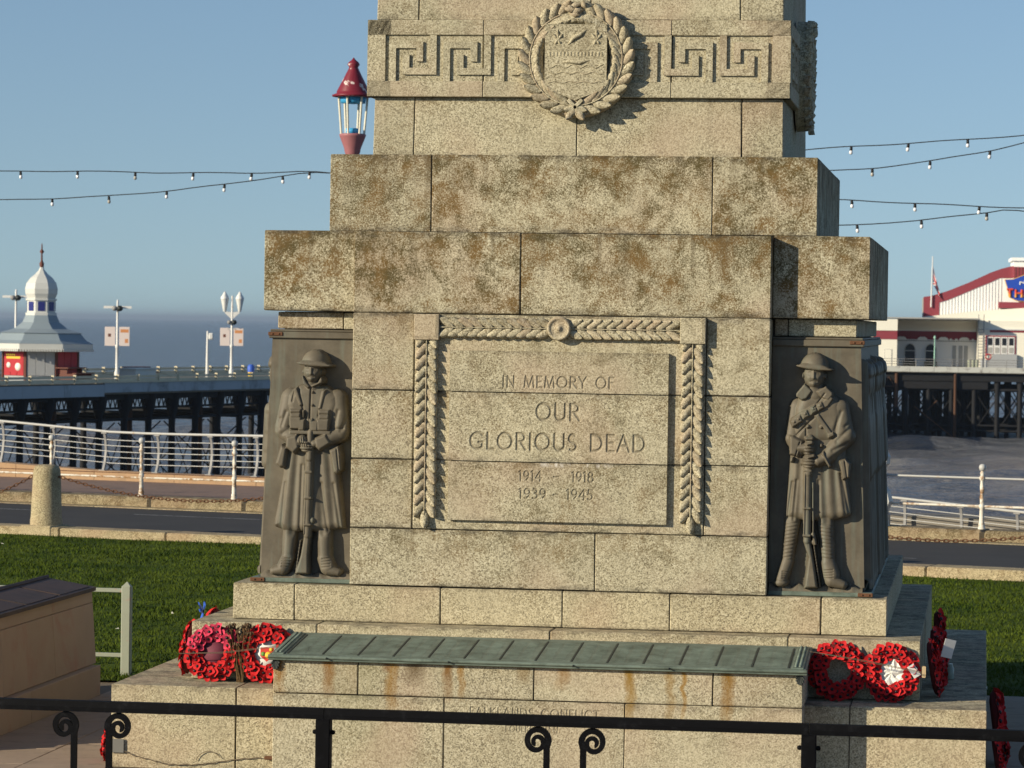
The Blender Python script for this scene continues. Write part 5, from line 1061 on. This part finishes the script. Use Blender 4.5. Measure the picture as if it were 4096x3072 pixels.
COLM = MB().lathe([(0.20, -8.0), (0.17, -1.9), (0.20, -1.4), (0.36, -0.9), (0.40, -0.26)], 8).mesh('column', PILE); COLR = MB().lathe([(0.13, -8.0), (0.13, -0.3)], 8).mesh('column', PILER)
a = -34.0; k = 0
while a < 118:
    tr = MB(); far = k % 2 == 0
    if far:
        tr.tube([pi_(a, 0.6, -5.9), pi_(a, 5.2, -2.0)], 0.04, 4); tr.tube([pi_(a, 10, -5.9), pi_(a, 5.4, -2.0)], 0.04, 4); tr.tube([pi_(a, 0.5, -1.6), pi_(a, 10.3, -1.6)], 0.09, 4)
    tr.tube([pi_(a, .6, -1.55), pi_(a+2.45, .6, -1.55)], 0.07, 4); tr.tube([pi_(a, .6, -1.8), pi_(a+2.45, .6, -5.6)], 0.035, 4); tr.tube([pi_(a+2.45, .6, -1.8), pi_(a, .6, -5.6)], 0.035, 4)
    for q in range(5): tr.tube([pi_(a+q*.49, .55, -0.95), pi_(a+q*.49+.25, .55, -0.35), pi_(a+q*.49+.49, .55, -0.95)], 0.04, 4)
    tr.tube([pi_(a, .55, -0.98), pi_(a+2.45, .55, -0.98)], 0.06, 4)
    to = tr.build('trestle', PILE, pier)
    for b in ((0.6, 10.2) if far else (0.6,)): link('column', COLM, to, Matrix.Translation(pi_(a, b)))
    if k % 3 == 1: link('column', COLR, to, Matrix.Translation(pi_(a+1.1, 0.9)))
    a += 2.45; k += 1
BEN = MB().box(0, 2.04, -0.02, 0.03, 0.02, 0.15).box(0, 2.04, -0.02, 0.03, 0.19, 0.31).box(0, 2.04, -0.35, -0.03, -0.04, 0.02).box(0, 0.06, -0.10, 0.06, -0.3, 0.36).mesh('bench', BENCHM)
for b, sgn in ((0.2, 1), (10.6, -1)):
    for q in range(60):
        a = -34 + q*2.05
        link('bench', BEN, pier, Matrix.Translation(-(wmat(pier).translation)) @ MPI @ Matrix.Translation((a, b, 0.36)) @ Matrix.Scale(1.0 if sgn > 0 else 1.2, 4))
# kiosk
KM = frame(pi_(11.75, 5.0, 0.30), _r, _fw, (0, 0, 1)); KA = R(-14-90)
ROOFW = plain('white_roof_paint', (0.62, 0.62, 0.58), 0.4, 0, 0.08, 0.8); ROOFG = plain('grey_lead_roof', (0.25, 0.30, 0.33), 0.45, 0, 0.1, 1.0); REDP = plain('red_shutter', (0.42, 0.02, 0.03), 0.45); GREYP = plain('grey_shutter', (0.36, 0.37, 0.38), 0.5); BLUEG = plain('dark_blue_glass', (0.03, 0.035, 0.18), 0.15); FIN = plain('brown_iron_finial', (0.14, 0.05, 0.035), 0.7)
ko = thing('pier_kiosk', 'octagonal pier kiosk with white onion dome at far left', 'kiosk', KM)
def kl(prof, n=8, sm=False, a0=KA): return MB().lathe(prof, n, smooth=sm, a0=a0)
KI = Matrix.Identity(4); kk = lambda nme, mb, m, p=ko: link(nme, mb.mesh(nme, m), p, KI)
kk('wall', kl([(2.0, -0.3), (2.0, 1.75)]), GREYP); ev = kk('eaves', kl([(2.05, 1.55), (2.78, 1.60), (2.80, 1.88), (2.0, 1.90)]), ROOFW)
rf = kk('roof', kl([(2.80, 1.885), (2.45, 2.05), (2.15, 2.38), (2.20, 2.42), (1.45, 2.62), (1.0, 2.95), (0.84, 3.3)]), ROOFG)
kk('lantern_drum', kl([(0.84, 3.28), (0.84, 3.42), (0.76, 3.44), (0.76, 4.02), (0.84, 4.05), (0.84, 4.14)]), ROOFW, rf)
kk('dome', kl([(0.74, 4.13), (0.86, 4.38), (0.88, 4.62), (0.80, 4.92), (0.60, 5.18), (0.34, 5.38), (0.16, 5.58), (0.06, 5.8)], 8, False), ROOFW, rf)
kk('finial', MB().lathe([(0.10, 5.72), (0.12, 5.9), (0.05, 6.05), (0.04, 6.4), (0.12, 6.5), (0.04, 6.62), (0.03, 6.85), (0.0, 6.95)], 8), FIN, rf)
for q in range(8):
    a = KA + (q+0.5)*math.pi/4; Mq = Matrix.Rotation(a, 4, 'Z')
    link('lantern_window', MB().box(0.695, 0.722, -0.17, 0.17, 3.52, 3.98).mesh('lantern_window', BLUEG), rf, Mq)
    d0 = 2.0*math.cos(math.pi/8); m_ = (REDP if q % 2 == 1 else GREYP)
    for w0, w1 in ((-0.68, -0.24), (-0.22, 0.22), (0.24, 0.68)):
        link('shutter_panel', MB().cbox(d0, d0+0.04, w0, w1, 0.28, 1.5, 0.01).mesh('shutter_panel', m_), ko, Mq)
    link('corner_post', MB().box(1.95, 2.06, -0.06, 0.06, -0.3, 1.6).mesh('corner_post', FIN), ko, Matrix.Rotation(KA + q*math.pi/4, 4, 'Z'))
    if q == 7:
        link('poster', MB().cbox(d0+.041, d0+.05, -0.6, 0.6, 0.45, 1.42, 0.004).mesh('poster', REDP), ko, Mq); link('poster_print', MB().box(d0+.051, d0+.055, -0.5, 0.45, 1.12, 1.24).box(d0+.051, d0+.055, -0.5, 0.1, 1.28, 1.36).mesh('poster_print', BADGE['yellow']), ko, Mq); link('poster_print', MB().lathe([(0.2, 0), (0.2, .004), (0, .005)], 14, M=frame((d0+.051, 0.30, 0.72), (0, 1, 0), (0, 0, 1), (1, 0, 0))).lathe([(0.14, 0), (0.14, .004), (0, .005)], 14, M=frame((d0+.051, -0.35, 0.80), (0, 1, 0), (0, 0, 1), (1, 0, 0))).mesh('poster_print', PAPER), ko, Mq)
    vm = MB()
    for z in range(16): vm.box(2.60, 2.63, -1.06+z*0.133, -1.06+z*0.133+0.09, 1.50, 1.63)
    link('valance', vm.mesh('valance', ROOFW), ev, Mq)
POSTM = plain('white_lamp_paint', (0.72, 0.71, 0.68), 0.45, 0, 0.05, 3, wear=((0.4, 0.28, 0.2), 0.62, 0.7, 3.0)); BANN = plain('pale_banner', (0.72, 0.62, 0.58), 0.7, 0, 0.05, 0.6); BANO = plain('orange_banner_print', (0.62, 0.26, 0.10), 0.7, 0, 0.3, 1.2)
DSPOT = plain('dark_spotlight', (0.02, 0.025, 0.025), 0.5); LGL = plain('pale_lamp_glass', (0.66, 0.66, 0.63), 0.3)
def pier_lamp(label, a, b, top, kind, banner=True):
    M = frame(pi_(a, b, 0.30), _r, _fw, (0, 0, 1)); t = thing('pier_lamp_post', label, 'lamp post', M, 'lamp posts along the pier'); h = top-0.30; I = Matrix.Identity(4); q = lambda n_, mb, m: link(n_, mb.mesh(n_, m), t, I)
    q('pole', MB().lathe([(0.13, 0), (0.13, 0.5), (0.085, 0.6), (0.075, 1.7), (0.10, 1.74), (0.10, 1.86), (0.065, 1.9), (0.055, h-0.2)], 10), POSTM)
    if kind == 'cross':
        q('cross_arm', MB().box(-0.70, 0.70, -0.04, 0.04, h-0.42, h-0.30), POSTM); q('tip', MB().lathe([(0.06, h-0.2), (0.05, h), (0, h+0.02)], 8), POSTM)
        q('spotlight', MB().lathe([(0.0, 0), (0.14, 0.02), (0.15, 0.25), (0, 0.27)], 10, M=frame((0.14, -0.1, h-0.42), (1, 0, 0), (0, 0, 1), (0, -1, 0))), DSPOT); q('spotlight', MB().lathe([(0.0, 0), (0.13, 0.02), (0.13, 0.25), (0, 0.27)], 10, M=frame((-0.12, -0.1, h-0.42), (1, 0, 0), (0, 0, 1), (0, -1, 0))), GREY_IRON)
    else:
        q('bracket_arms', MB().prism([(-0.40, h-1.12), (-0.03, h-1.45), (0.03, h-1.45), (0.40, h-1.12), (0.40, h-1.03), (0.06, h-1.08), (0.0, h-0.95), (-0.06, h-1.08), (-0.40, h-1.03)], -0.04, 0.04), POSTM)
        for s in (-1, 1):
            q('lantern', MB().lathe([(0.08, h-1.05), (0.10, h-0.95), (0.21, h-0.42), (0.21, h-0.38)], 8, c=(s*0.40, 0, 0)), LGL); q('lantern_cap', MB().lathe([(0.23, h-0.38), (0.22, h-0.30), (0.10, h-0.10), (0.05, h), (0, h+0.03)], 8, c=(s*0.40, 0, 0)), POSTM)
        q('spotlight', MB().lathe([(0.0, 0), (0.13, 0.02), (0.14, 0.25), (0, 0.27)], 10, M=frame((0.14, -0.1, h-1.62), (1, 0, 0), (0, 0, 1), (0, -1, 0))), DSPOT); q('spotlight', MB().lathe([(0.0, 0), (0.12, 0.02), (0.12, 0.25), (0, 0.27)], 10, M=frame((-0.12, -0.1, h-1.62), (1, 0, 0), (0, 0, 1), (0, -1, 0))), GREY_IRON)
        q('cross_arm', MB().box(-0.24, 0.24, -0.03, 0.03, h-2.02, h-1.94), POSTM)
    if banner:
        for s in (-1, 1):
            a0, a1 = sorted((s*0.10, s*0.62)); bo = q('banner', MB().cbox(a0, a1, -0.03, 0.0, 1.82, 2.78, 0.01), BANN)
            if s > 0: link('banner_print', MB().box(a0+.06, a1-.06, -0.034, -0.031, 2.50, 2.66).box(a0+.28, a1-.08, -0.034, -0.031, 1.98, 2.18).mesh('banner_print', BANO), bo, I)
            else: link('banner_print', MB().box(a0+.16, a0+.30, -0.034, -0.031, 2.28, 2.44).mesh('banner_print', FIN), bo, I)
pier_lamp('white cross-armed pier lamp post with two banners right of the kiosk', 12.3, 0.9, 4.42, 'cross')
pier_lamp('white pier lamp post with twin lanterns and two banners', 24.4, 0.9, 5.0, 'twin')
pier_lamp('white cross-armed pier lamp post at the left edge behind the kiosk', 14.2, 8.0, 4.9, 'cross', False)
t = thing('pier_floodlight', 'short pole with a small white box lamp on the pier', 'lamp post', pi_(21.9, 1.0, 0.3)); MB().tube([pi_(21.9, 1.0, 0.3), pi_(21.9, 1.0, 2.9)], [0.10, 0.06], 8).build('pole', POSTM, t)
MB().cbox(0.05, 0.30, -0.1, 0.1, 2.45, 2.80, 0.05, M=frame(pi_(21.9, 1.0, 0), _r, _fw, (0, 0, 1))).build('lamp_box', POSTM, t)
tag(MB().box(15.2, 17.3, 1.5, 2.4, 0.30, 0.92, M=MPI).box(15.1, 17.4, 1.4, 2.5, 0.921, 0.98, M=MPI).build('deck_box', ROOFW), 'low white storage box on the pier deck', 'box')

tq = thing('pier_bin', 'small blue bin with yellow base on the pier near the memorial', 'bin', pi_(27.2, 1.2, 0.3))
MB().lathe([(0.16, 0.0), (0.16, 0.4)], 10, c=pi_(27.2, 1.2, 0.3)).build('base', BADGE['yellow'], tq); MB().lathe([(0.18, 0.4), (0.20, 0.68), (0.12, 0.8), (0, 0.82)], 10, c=pi_(27.2, 1.2, 0.3)).build('hood', BLUE, tq)
for q, lab in ((11.4, 'brown picnic table on the pier left of the cross-armed lamp post'), (17.9, 'brown picnic table on the pier between the two lamp posts')):
    tq = thing('picnic_table', lab, 'table', pi_(q, 3.0, 0.3), 'picnic tables on the pier'); Mq = frame(pi_(q, 3.0, 0.3), PE, -PW, (0, 0, 1))
    MB().box(-0.9, 0.9, -0.35, 0.35, 0.66, 0.72, M=Mq).build('table_top', FIN, tq)
    for s_ in (-1, 1): MB().box(-0.9, 0.9, s_*0.7-0.12, s_*0.7+0.12, 0.40, 0.45, M=Mq).build('seat', FIN, tq); MB().box(s_*0.7-.04, s_*0.7+.04, -0.75, 0.75, 0.0, 0.40, M=Mq).box(s_*0.7-.04, s_*0.7+.04, -0.2, 0.2, 0.40, 0.66, M=Mq).build('leg_frame', FIN, tq)

# --- pavilion at the right-hand end: local x across the picture, y away, z up from the sea side
BO = Vector((-5.461, 255.297, 0)); AL = R(6.35); RV = _r*math.cos(AL) - _fw*math.sin(AL); FV = _fw*math.cos(AL) + _r*math.sin(AL); MPV = frame(BO, RV, FV, (0, 0, 1))
PCRM = plain('cream_wall_paint', (0.84, 0.80, 0.68), 0.6, 0, 0.04, 0.5); PWHT = plain('white_ribbed_cladding', (0.90, 0.89, 0.86), 0.6, 0, 0.04, 0.5); PMAR = plain('maroon_wall_paint', (0.26, 0.045, 0.06), 0.6, 0, 0.08, 0.6); DARKW = plain('dark_window', (0.02, 0.02, 0.025), 0.2); GREYR = plain('grey_roof', (0.36, 0.35, 0.33), 0.7); RIBM = plain('grey_joint', (0.35, 0.35, 0.36), 0.7); DECKF = plain('white_deck_fascia', (0.50, 0.50, 0.46), 0.7, 0, 0.1, 0.8, wear=((0.26, 0.24, 0.22), 0.5, 0.65, 1.2))
pav_ = thing('pier_pavilion', 'white and maroon pier theatre with curved roof behind the memorial at right', 'building', MPV)
I4 = Matrix.Identity(4); pb = lambda n_, mb, m, p=pav_: link(n_, mb.mesh(n_, m), p, I4)
pb('deck', MB().box(-14, 34, -5.0, 22, -0.05, 0.40), TIMB)
for q in range(24): x = -13.5+q*2.0; pb('fascia_board', MB().box(x+.01, x+1.99, -5.06, -5.001, 0.0, 0.46), DECKF)
# added unseen block, tall enough to shade the arcade, and the projecting lit bay
pb('shading_block', MB().box(-13.5, -0.6, -3.0, 12, 0.41, 6.8), PCRM)
pb('bay_wall', MB().box(-0.6, 1.40, -3.0, 6, 0.41, 3.42), PCRM); pb('bay_maroon_band', MB().box(-0.6, 1.41, -3.05, 6, 2.69, 3.42), PMAR); pb('bay_cornice', MB().box(-0.6, 1.42, -3.12, 6, 3.421, 4.38), PCRM)
pb('bay_door', MB().box(0.35, 0.98, -3.03, -3.001, 0.42, 1.85), RIBM); pb('bay_door_leaf', MB().box(0.38, 0.95, -3.04, -3.031, 0.42, 1.82), PCRM)
pb('arcade_wall', MB().box(1.41, 8.2, 2.0, 6, 0.41, 2.70), PWHT); pb('maroon_band', MB().box(1.41, 8.2, 1.95, 6, 2.70, 3.42), PMAR)
cv = MB(); n = 8; prof = [(1.9-1.5*(i/n)**1.6, 3.43+1.0*(i/n)**0.8) for i in range(n+1)]
vs = [(x, y, z) for x in (1.42, 8.15) for y, z in prof] + [(1.42, 6, 4.43), (8.15, 6, 4.43), (1.42, 6, 3.43), (8.15, 6, 3.43)]
cv.add(vs, [(i, i+n+1, i+n+2, i+1) for i in range(n)] + [(n, 2*n+1, 2*n+3, 2*n+2), (n+1, 0, 2*n+4, 2*n+5)] + [(2*n+2, 2*n+4) + tuple(range(0, n+1)), tuple(range(2*n+1, n, -1)) + (2*n+5, 2*n+3)], 0); pb('cove', cv, PCRM)
pb('flat_roof', MB().box(-0.7, 8.3, -3.2, 8, 4.45, 4.56), GREYR); pb('cove_lip', MB().box(1.42, 8.2, 0.35, 0.5, 4.30, 4.445), PCRM)
for q in range(4): x = 1.9+q*1.78; pb('scallop', MB().prism([(x-.55+.0, 2.60), (x+.35, 2.60), (x+.30, 2.80), (x+.12, 2.92), (x-.32, 2.92), (x-.50, 2.80)], 1.90, 1.949), PWHT)
for q in range(5): x = 6.0+q*0.47; pb('scallop', MB().prism([(x-.12, 2.60), (x+.12, 2.60), (x+.10, 2.80), (x-.10, 2.80)], 1.90, 1.949), PWHT)
pb('string_course', MB().box(1.42, 8.19, 1.90, 1.998, 2.55, 2.62), GREYR)
for x0, x1 in ((2.06, 3.01), (3.82, 4.79)):
    arc_ = [(x0, 0.42), (x1, 0.42), (x1, 1.7)] + [((x0+x1)/2+(x1-x0)/2*math.cos(a), 1.75+0.55*math.sin(a)) for a in np.linspace(0.05, math.pi-0.05, 12)] + [(x0, 1.7)]
    w_ = pb('arched_window', MB().prism(arc_, 1.93, 1.995), DARKW); fr = MB().tube([((x0+x1)/2+(x1-x0)/2*math.cos(a), 1.92, 1.75+0.58*math.sin(a)) for a in np.linspace(0, math.pi, 14)], 0.045, 5)
    for x in (x0, x1): fr.box(x-.05, x+.05, 1.88, 1.925, 0.42, 1.78)
    fr.box(x0, x1, 1.90, 1.925, 1.70, 1.75); link('window_frame', fr.mesh('window_frame', POSTM), w_, I4); pb('low_planting', MB().cbox(x0-.05, x1+.05, 1.6, 1.9, 0.41, 0.85, 0.1), plain('dark_planting', (0.04, 0.05, 0.03), 0.9))
for x in (6.3, 6.85, 7.3): pb('door', MB().box(x-.16, x+.16, 1.95, 1.995, 0.42, 2.2), GREYP)
# theatre hall with curved maroon parapet over ribbed white wall
U = [(3.66, 6.38), (4.33, 6.48), (5.06, 6.71), (5.67, 6.9), (6.59, 7.28), (7.5, 7.66), (8.42, 8.1), (9.33, 8.54), (10.25, 8.89), (10.86, 9.06), (11.32, 9.17), (16, 9.6)]
Lo = [(5.03, 5.91), (5.67, 6.11), (6.59, 6.49), (7.5, 6.9), (8.42, 7.31), (9.33, 7.69), (10.19, 8.1), (10.74, 8.1), (16, 8.2)]
hall = pb('hall_wall', MB().prism([(5.03, 4.3), (16, 4.3)] + Lo[::-1], 5.05, 16), PWHT)
pb('curved_parapet', MB().prism([(3.66, 4.3), (5.02, 4.3)] + Lo + U[::-1], 5.0, 5.6), PMAR); pb('hall_body', MB().prism([(3.70, 4.3), (16, 4.3)] + [(x, z-0.05) for x, z in U[::-1]], 5.61, 16), GREYR)
for q in range(20):
    x = 5.3+q*0.265; z = float(np.interp(x, [p[0] for p in Lo], [p[1] for p in Lo])); link('rib', MB().box(x-.018, x+.018, 5.02, 5.049, 4.4, z-.02).mesh('rib', RIBM), hall, I4)
pb('roof_box', MB().box(11.35, 18, 4.7, 12, 8.1, 9.60), PWHT); pb('roof_box_maroon', MB().box(11.34, 18, 4.66, 4.699, 8.12, 9.08), PMAR); pb('roof_box_cap', MB().box(11.16, 18, 4.5, 12, 9.601, 9.88), PWHT)
for q in range(8): x = 11.5+q*0.28; pb('louvre', MB().box(x, x+0.05, 4.63, 4.659, 8.14, 9.06), FIN)
pb('lower_roof', MB().prism([(3.6, 4.4), (16, 4.4), (16, 5.85), (12.41, 5.54), (8.11, 5.2), (3.96, 4.68), (3.6, 4.62)], 3.0, 4.99), PCRM)
pb('maroon_ledge', MB().box(10.07, 18, 3.6, 4.98, 5.50, 6.02), PMAR)
# right-hand lit block with doors
rb = pb('side_block', MB().box(8.2, 18, -1.0, 6, 0.41, 4.39), PCRM); pb('gutter', MB().box(8.6, 18, -1.12, -1.001, 3.60, 3.72), POSTM); pb('maroon_strip', MB().box(9.2, 18, -1.02, -1.001, 3.40, 3.59), PMAR)
df = pb('door_frame', MB().box(8.85, 11.41, -1.06, -1.001, 1.50, 3.13), PMAR)
for q in range(4):
    x = 8.98+q*0.59; l_ = link('door_leaf', MB().box(x, x+0.54, -1.10, -1.061, 1.56, 3.02).mesh('door_leaf', POSTM), df, I4)
    pb('door_glass', MB().box(x+.09, x+.45, -1.12, -1.101, 2.30, 2.92), DARKW); pb('door_glass', MB().box(x+.09, x+.45, -1.12, -1.101, 1.64, 2.12), GREYR)
for z in np.arange(0.6, 3.8, 0.25): pb('ladder_rung', MB().box(8.26, 8.68, -1.35, -1.30, z, z+.05), GREY_IRON)
for x in (8.24, 8.69): pb('ladder_stile', MB().box(x-.03, x+.03, -1.36, -1.29, 0.42, 4.9), GREY_IRON)
pb('steps', MB().add([(8.9, -1.4, .41), (9.5, -1.4, 1.55), (11.5, -1.4, 1.55), (11.5, -1.4, .41), (8.9, -1.1, .41), (9.5, -1.1, 1.55), (11.5, -1.1, 1.55), (11.5, -1.1, .41)], [(0, 3, 2, 1), (0, 1, 5, 4), (1, 2, 6, 5), (4, 5, 6, 7), (2, 3, 7, 6)]), GREYP)
rl = MB()
for z in (0.65, 0.85, 1.07): rl.tube([(-12, -4.9, z), (30, -4.9, z)], 0.022, 4)
for q in range(28): rl.tube([(-12+q*1.5, -4.9, 0.41), (-12+q*1.5, -4.9, 1.10)], 0.03, 4)
pb('deck_railing', rl, GREY_IRON)
for q in range(5): x = 7.45+q*0.32; bo_ = Matrix.Translation(MPV @ Vector((x+0.1*(q > 2), -3.6, 0.41))); tg = link('litter_bin', MB().lathe([(0.13, 0), (0.15, 0.6), (0.12, 0.66), (0, 0.67)], 10).mesh('litter_bin', (plain('pale_green_bin', (0.30, 0.32, 0.24), 0.5) if q < 3 else GREYP)), None, bo_); tag(tg, ('round bin, %s in the row on the right-hand pier deck' % ('leftmost', 'second from the left', 'middle one', 'second from the right', 'rightmost')[q]), 'bin', 'row of round bins on the pier')
tq = thing('lifebuoy', 'small red lifebuoy ring on the pier rail', 'lifebuoy', Matrix.Translation(MPV @ Vector((9.0, -4.7, 1.35)))); nn = 20
link('ring', MB().tube([(0.22*math.cos(a), 0, 0.22*math.sin(a)) for a in np.linspace(0, 2*math.pi, nn)], 0.06, 6, cap=False).mesh('ring', REDP), tq, frame((0, 0, 0), _r, _fw, (0, 0, 1)))
t = thing('green_lamp_post', 'slender pale green lamp post on the right-hand pier deck', 'lamp post', Matrix.Translation(MPV @ Vector((4.54, -4.2, 0.41)))); GRN = plain('pale_green_paint', (0.30, 0.52, 0.42), 0.5)
link('pole', MB().lathe([(0.07, 0), (0.06, 1.2), (0.045, 2.45)], 8).mesh('pole', GRN), t, I4); link('cap', MB().lathe([(0.10, 2.4), (0.12, 2.48), (0.06, 2.55), (0.08, 2.6), (0, 2.66)], 8).mesh('cap', GRN), t, I4)
# sign
SIGN = plain('blue_sign', (0.02, 0.07, 0.42), 0.5, 0, 0.2, 0.8); SIGNO = plain('gold_sign_edge', (0.65, 0.40, 0.10), 0.5)
sgn = thing('theatre_sign', 'blue theatre sign with red and yellow lettering at the right edge', 'sign', MPV)
o_ = [(10.62, 7.95), (10.86, 7.22), (11.0, 6.5), (11.6, 6.2), (12.6, 6.1), (14.5, 6.1), (15.5, 6.4), (16.0, 7.2), (16.2, 7.95), (15.2, 8.05), (14.2, 8.5), (12.6, 8.5), (11.75, 8.15), (11.3, 7.98)]
link('board', MB().prism(o_, 4.50, 4.60).mesh('board', SIGN), sgn, I4); link('board_edge', MB().prism([(13.4+(x-13.4)*1.025, 7.3+(z-7.3)*1.05) for x, z in o_], 4.56, 4.62).mesh('board_edge', SIGNO), sgn, I4)
def grad():
    s = NT('red_to_yellow_lettering'); z = s.n('ShaderNodeSeparateXYZ', {0: s.pos(False)}).outputs[2]
    return s.out(s.ramp(s.math('SUBTRACT', z, 6.3), [(0.15, (0.75, 0.45, 0.05)), (0.55, (0.62, 0.07, 0.03))]), 0.5)
def letter_mesh(txt, x0, x1, zb, h, hw, y, m, warp=None):
    mb = MB()
    for ax, az, bx, bz in line_segments(txt, x0, x1, zb, h):
        if warp: (az, bz) = (az+warp(ax), bz+warp(bx))
        mb.tube([(ax, y, az), (bx, y, bz)], hw, 6)
    return mb
link('lettering', letter_mesh('THEATRE', 10.75, 15.8, 6.45, 0.68, 0.10, 4.47, None).mesh('lettering', grad()), sgn, I4)
link('lettering', letter_mesh('NORTH', 11.83, 14.9, 7.50, 0.26, 0.055, 4.47, None, lambda x: 0.30*(1-((x-13.4)/1.6)**2)).mesh('lettering', PAPER), sgn, I4)
# flag and pole
t = thing('flag_pole', 'white flag pole fixed to the maroon theatre wall', 'flag pole', Matrix.Translation(MPV @ Vector((4.33, 4.85, 5.5)))); link('pole', MB().tube([(-0.02, 0, 0), (0.06, 0, 4.4)], [0.07, 0.045], 8).mesh('pole', POSTM), t, frame((0, 0, 0), _r, _fw, (0, 0, 1)))
def flag_mat():
    s = NT('flag_cloth'); uv = s.n('ShaderNodeAttribute', attribute_name='fuv').outputs['Vector']; x = s.n('ShaderNodeSeparateXYZ', {0: uv}); u, v = x.outputs[0], x.outputs[1]
    au, av = s.math('ABSOLUTE', s.math('SUBTRACT', u, 0.5)), s.math('ABSOLUTE', s.math('SUBTRACT', v, 0.5)); dg = s.math('ABSOLUTE', s.math('SUBTRACT', au, av))
    c = s.mix(s.math('LESS_THAN', dg, 0.10), (0.012, 0.015, 0.09), (0.7, 0.7, 0.7)); c = s.mix(s.math('LESS_THAN', dg, 0.04), c, (0.45, 0.015, 0.02))
    mn = s.math('MINIMUM', s.math('MULTIPLY', au, 2.0), av); c = s.mix(s.math('LESS_THAN', mn, 0.17), c, (0.7, 0.7, 0.7)); c = s.mix(s.math('LESS_THAN', mn, 0.10), c, (0.45, 0.015, 0.02))
    return s.out(c, 0.8)
n1, n2 = 16, 10; vs = []; uv = []
for i in range(n1+1):
    for j in range(n2+1):
        u, v = i/n1, j/n2                                    # a limp flag: the fly hangs down in folds
        x = 0.08 + u*0.62*(0.55+0.45*v) - 0.0*v; z = 3.55 - v*1.05 - u*1.25*(1-0.15*v) ; y = 0.10*math.sin(u*9+v*2)*u
        vs.append(((x-.05)*0.85 + 0.05*math.sin(v*7)*u, y, z)); uv.append((u, v, 0))
mb = MB().add(vs, [(i*(n2+1)+j, (i+1)*(n2+1)+j, (i+1)*(n2+1)+j+1, i*(n2+1)+j+1) for i in range(n1) for j in range(n2)], 0, True); me = mb.mesh('flag', flag_mat()); at = me.attributes.new('fuv', 'FLOAT_VECTOR', 'POINT'); at.data.foreach_set('vector', np.array(uv, dtype=np.float32).ravel())
fo = link('flag', me, None, Matrix.Translation(MPV @ Vector((4.40, 4.80, 5.5))) @ frame((0, 0, -1.6), _r, _fw, (0, 0, 1)) @ Matrix.Scale(1.45, 4)); tag(fo, 'limp blue, red and white flag hanging from the theatre pole', 'flag')
# substructure under the pavilion
sub = thing('pier_substructure', 'dark iron columns and bracing under the pier theatre at right', 'pier', MPV @ Matrix.Translation((4, 0, 0)))
sb = lambda n_, mb, m, p=None: link(n_, mb.mesh(n_, m), p or sub, Matrix.Translation((-4, 0, 0)))
sb('girder', MB().box(-14, 34, -4.6, -4.2, -0.75, -0.06).box(-14, 34, 4, 4.4, -0.75, -0.06).box(-14, 9, -4.5, 21, -1.4, -0.76), PILE)
CL2 = MB().lathe([(0.20, -7.5), (0.20, -1.6), (0.28, -0.8), (0.28, -0.06)], 8).mesh('column', PILE)
for j, y in enumerate((-4.2, -0.5, 3.5, 7.5, 11.5, 15.5, 20)):
    br = MB()
    xs = [-13+q*1.9+0.55*(j % 3) for q in range(24)]
    for q, x in enumerate(xs):
        if x > 9 and j in (1, 3, 5): continue
        o = link('column', CL2, sub, Matrix.Translation((x-4, y, 0)))
        if q % 2 == 0 or j in (0, 3, 6):
            br.tube([(x, y, -1.5), (x+2.3, y, -5.0)], 0.05, 4); br.tube([(x+2.3, y, -1.5), (x, y, -5.0)], 0.05, 4)
    br.tube([(-13, y, -1.45), (33, y, -1.45)], 0.14, 4); br.tube([(-13, y, -4.45), (33, y, -4.45)], 0.10, 4); br.tube([(-13, y, -4.9), (33, y, -4.9)], 0.09, 4)
    sb('bracing', br, PILE)
link('column', MB().lathe([(0.13, -7.5), (0.13, -0.06)], 8).mesh('column', PILER), sub, Matrix.Translation((6.3-4, -4.75, 0)))
link('column', MB().lathe([(0.15, -3.0), (0.15, -0.06)], 8).mesh('column', PILER), sub, Matrix.Translation((1.4-4, -4.75, 0)))
for pts in ([(2.9, -4.7, -2.9), (6.1, -4.7, -5.4)], [(4.0, -4.7, -3.2), (4.8, -4.7, -2.4)], [(0.2, -4.7, -1.25), (1.5, -4.7, -1.25)], [(0.3, -4.7, -1.2), (0.75, -4.7, -0.45), (1.2, -4.7, -1.2)]): sb('rusty_brace', MB().tube(pts, 0.05, 4), PILER)

# ================================================================ SEA HAZE
hz = bpy.data.materials.new('sea_haze'); hz.use_nodes = True; hn = hz.node_tree; hn.nodes.clear()
ho = hn.nodes.new('ShaderNodeOutputMaterial'); pv = hn.nodes.new('ShaderNodeVolumePrincipled'); pv.inputs['Density'].default_value = 1.1e-4; pv.inputs['Color'].default_value = (0.80, 0.90, 1.0, 1); pv.inputs['Anisotropy'].default_value = 0.45
hn.links.new(pv.outputs[0], ho.inputs['Volume'])
h = MB().box(-32000, 32000, -400, 46000, -9.5, 25.0).build('haze', hz); h['kind'] = 'stuff'; tag(h, 'thin pale haze lying over the sea', 'haze')
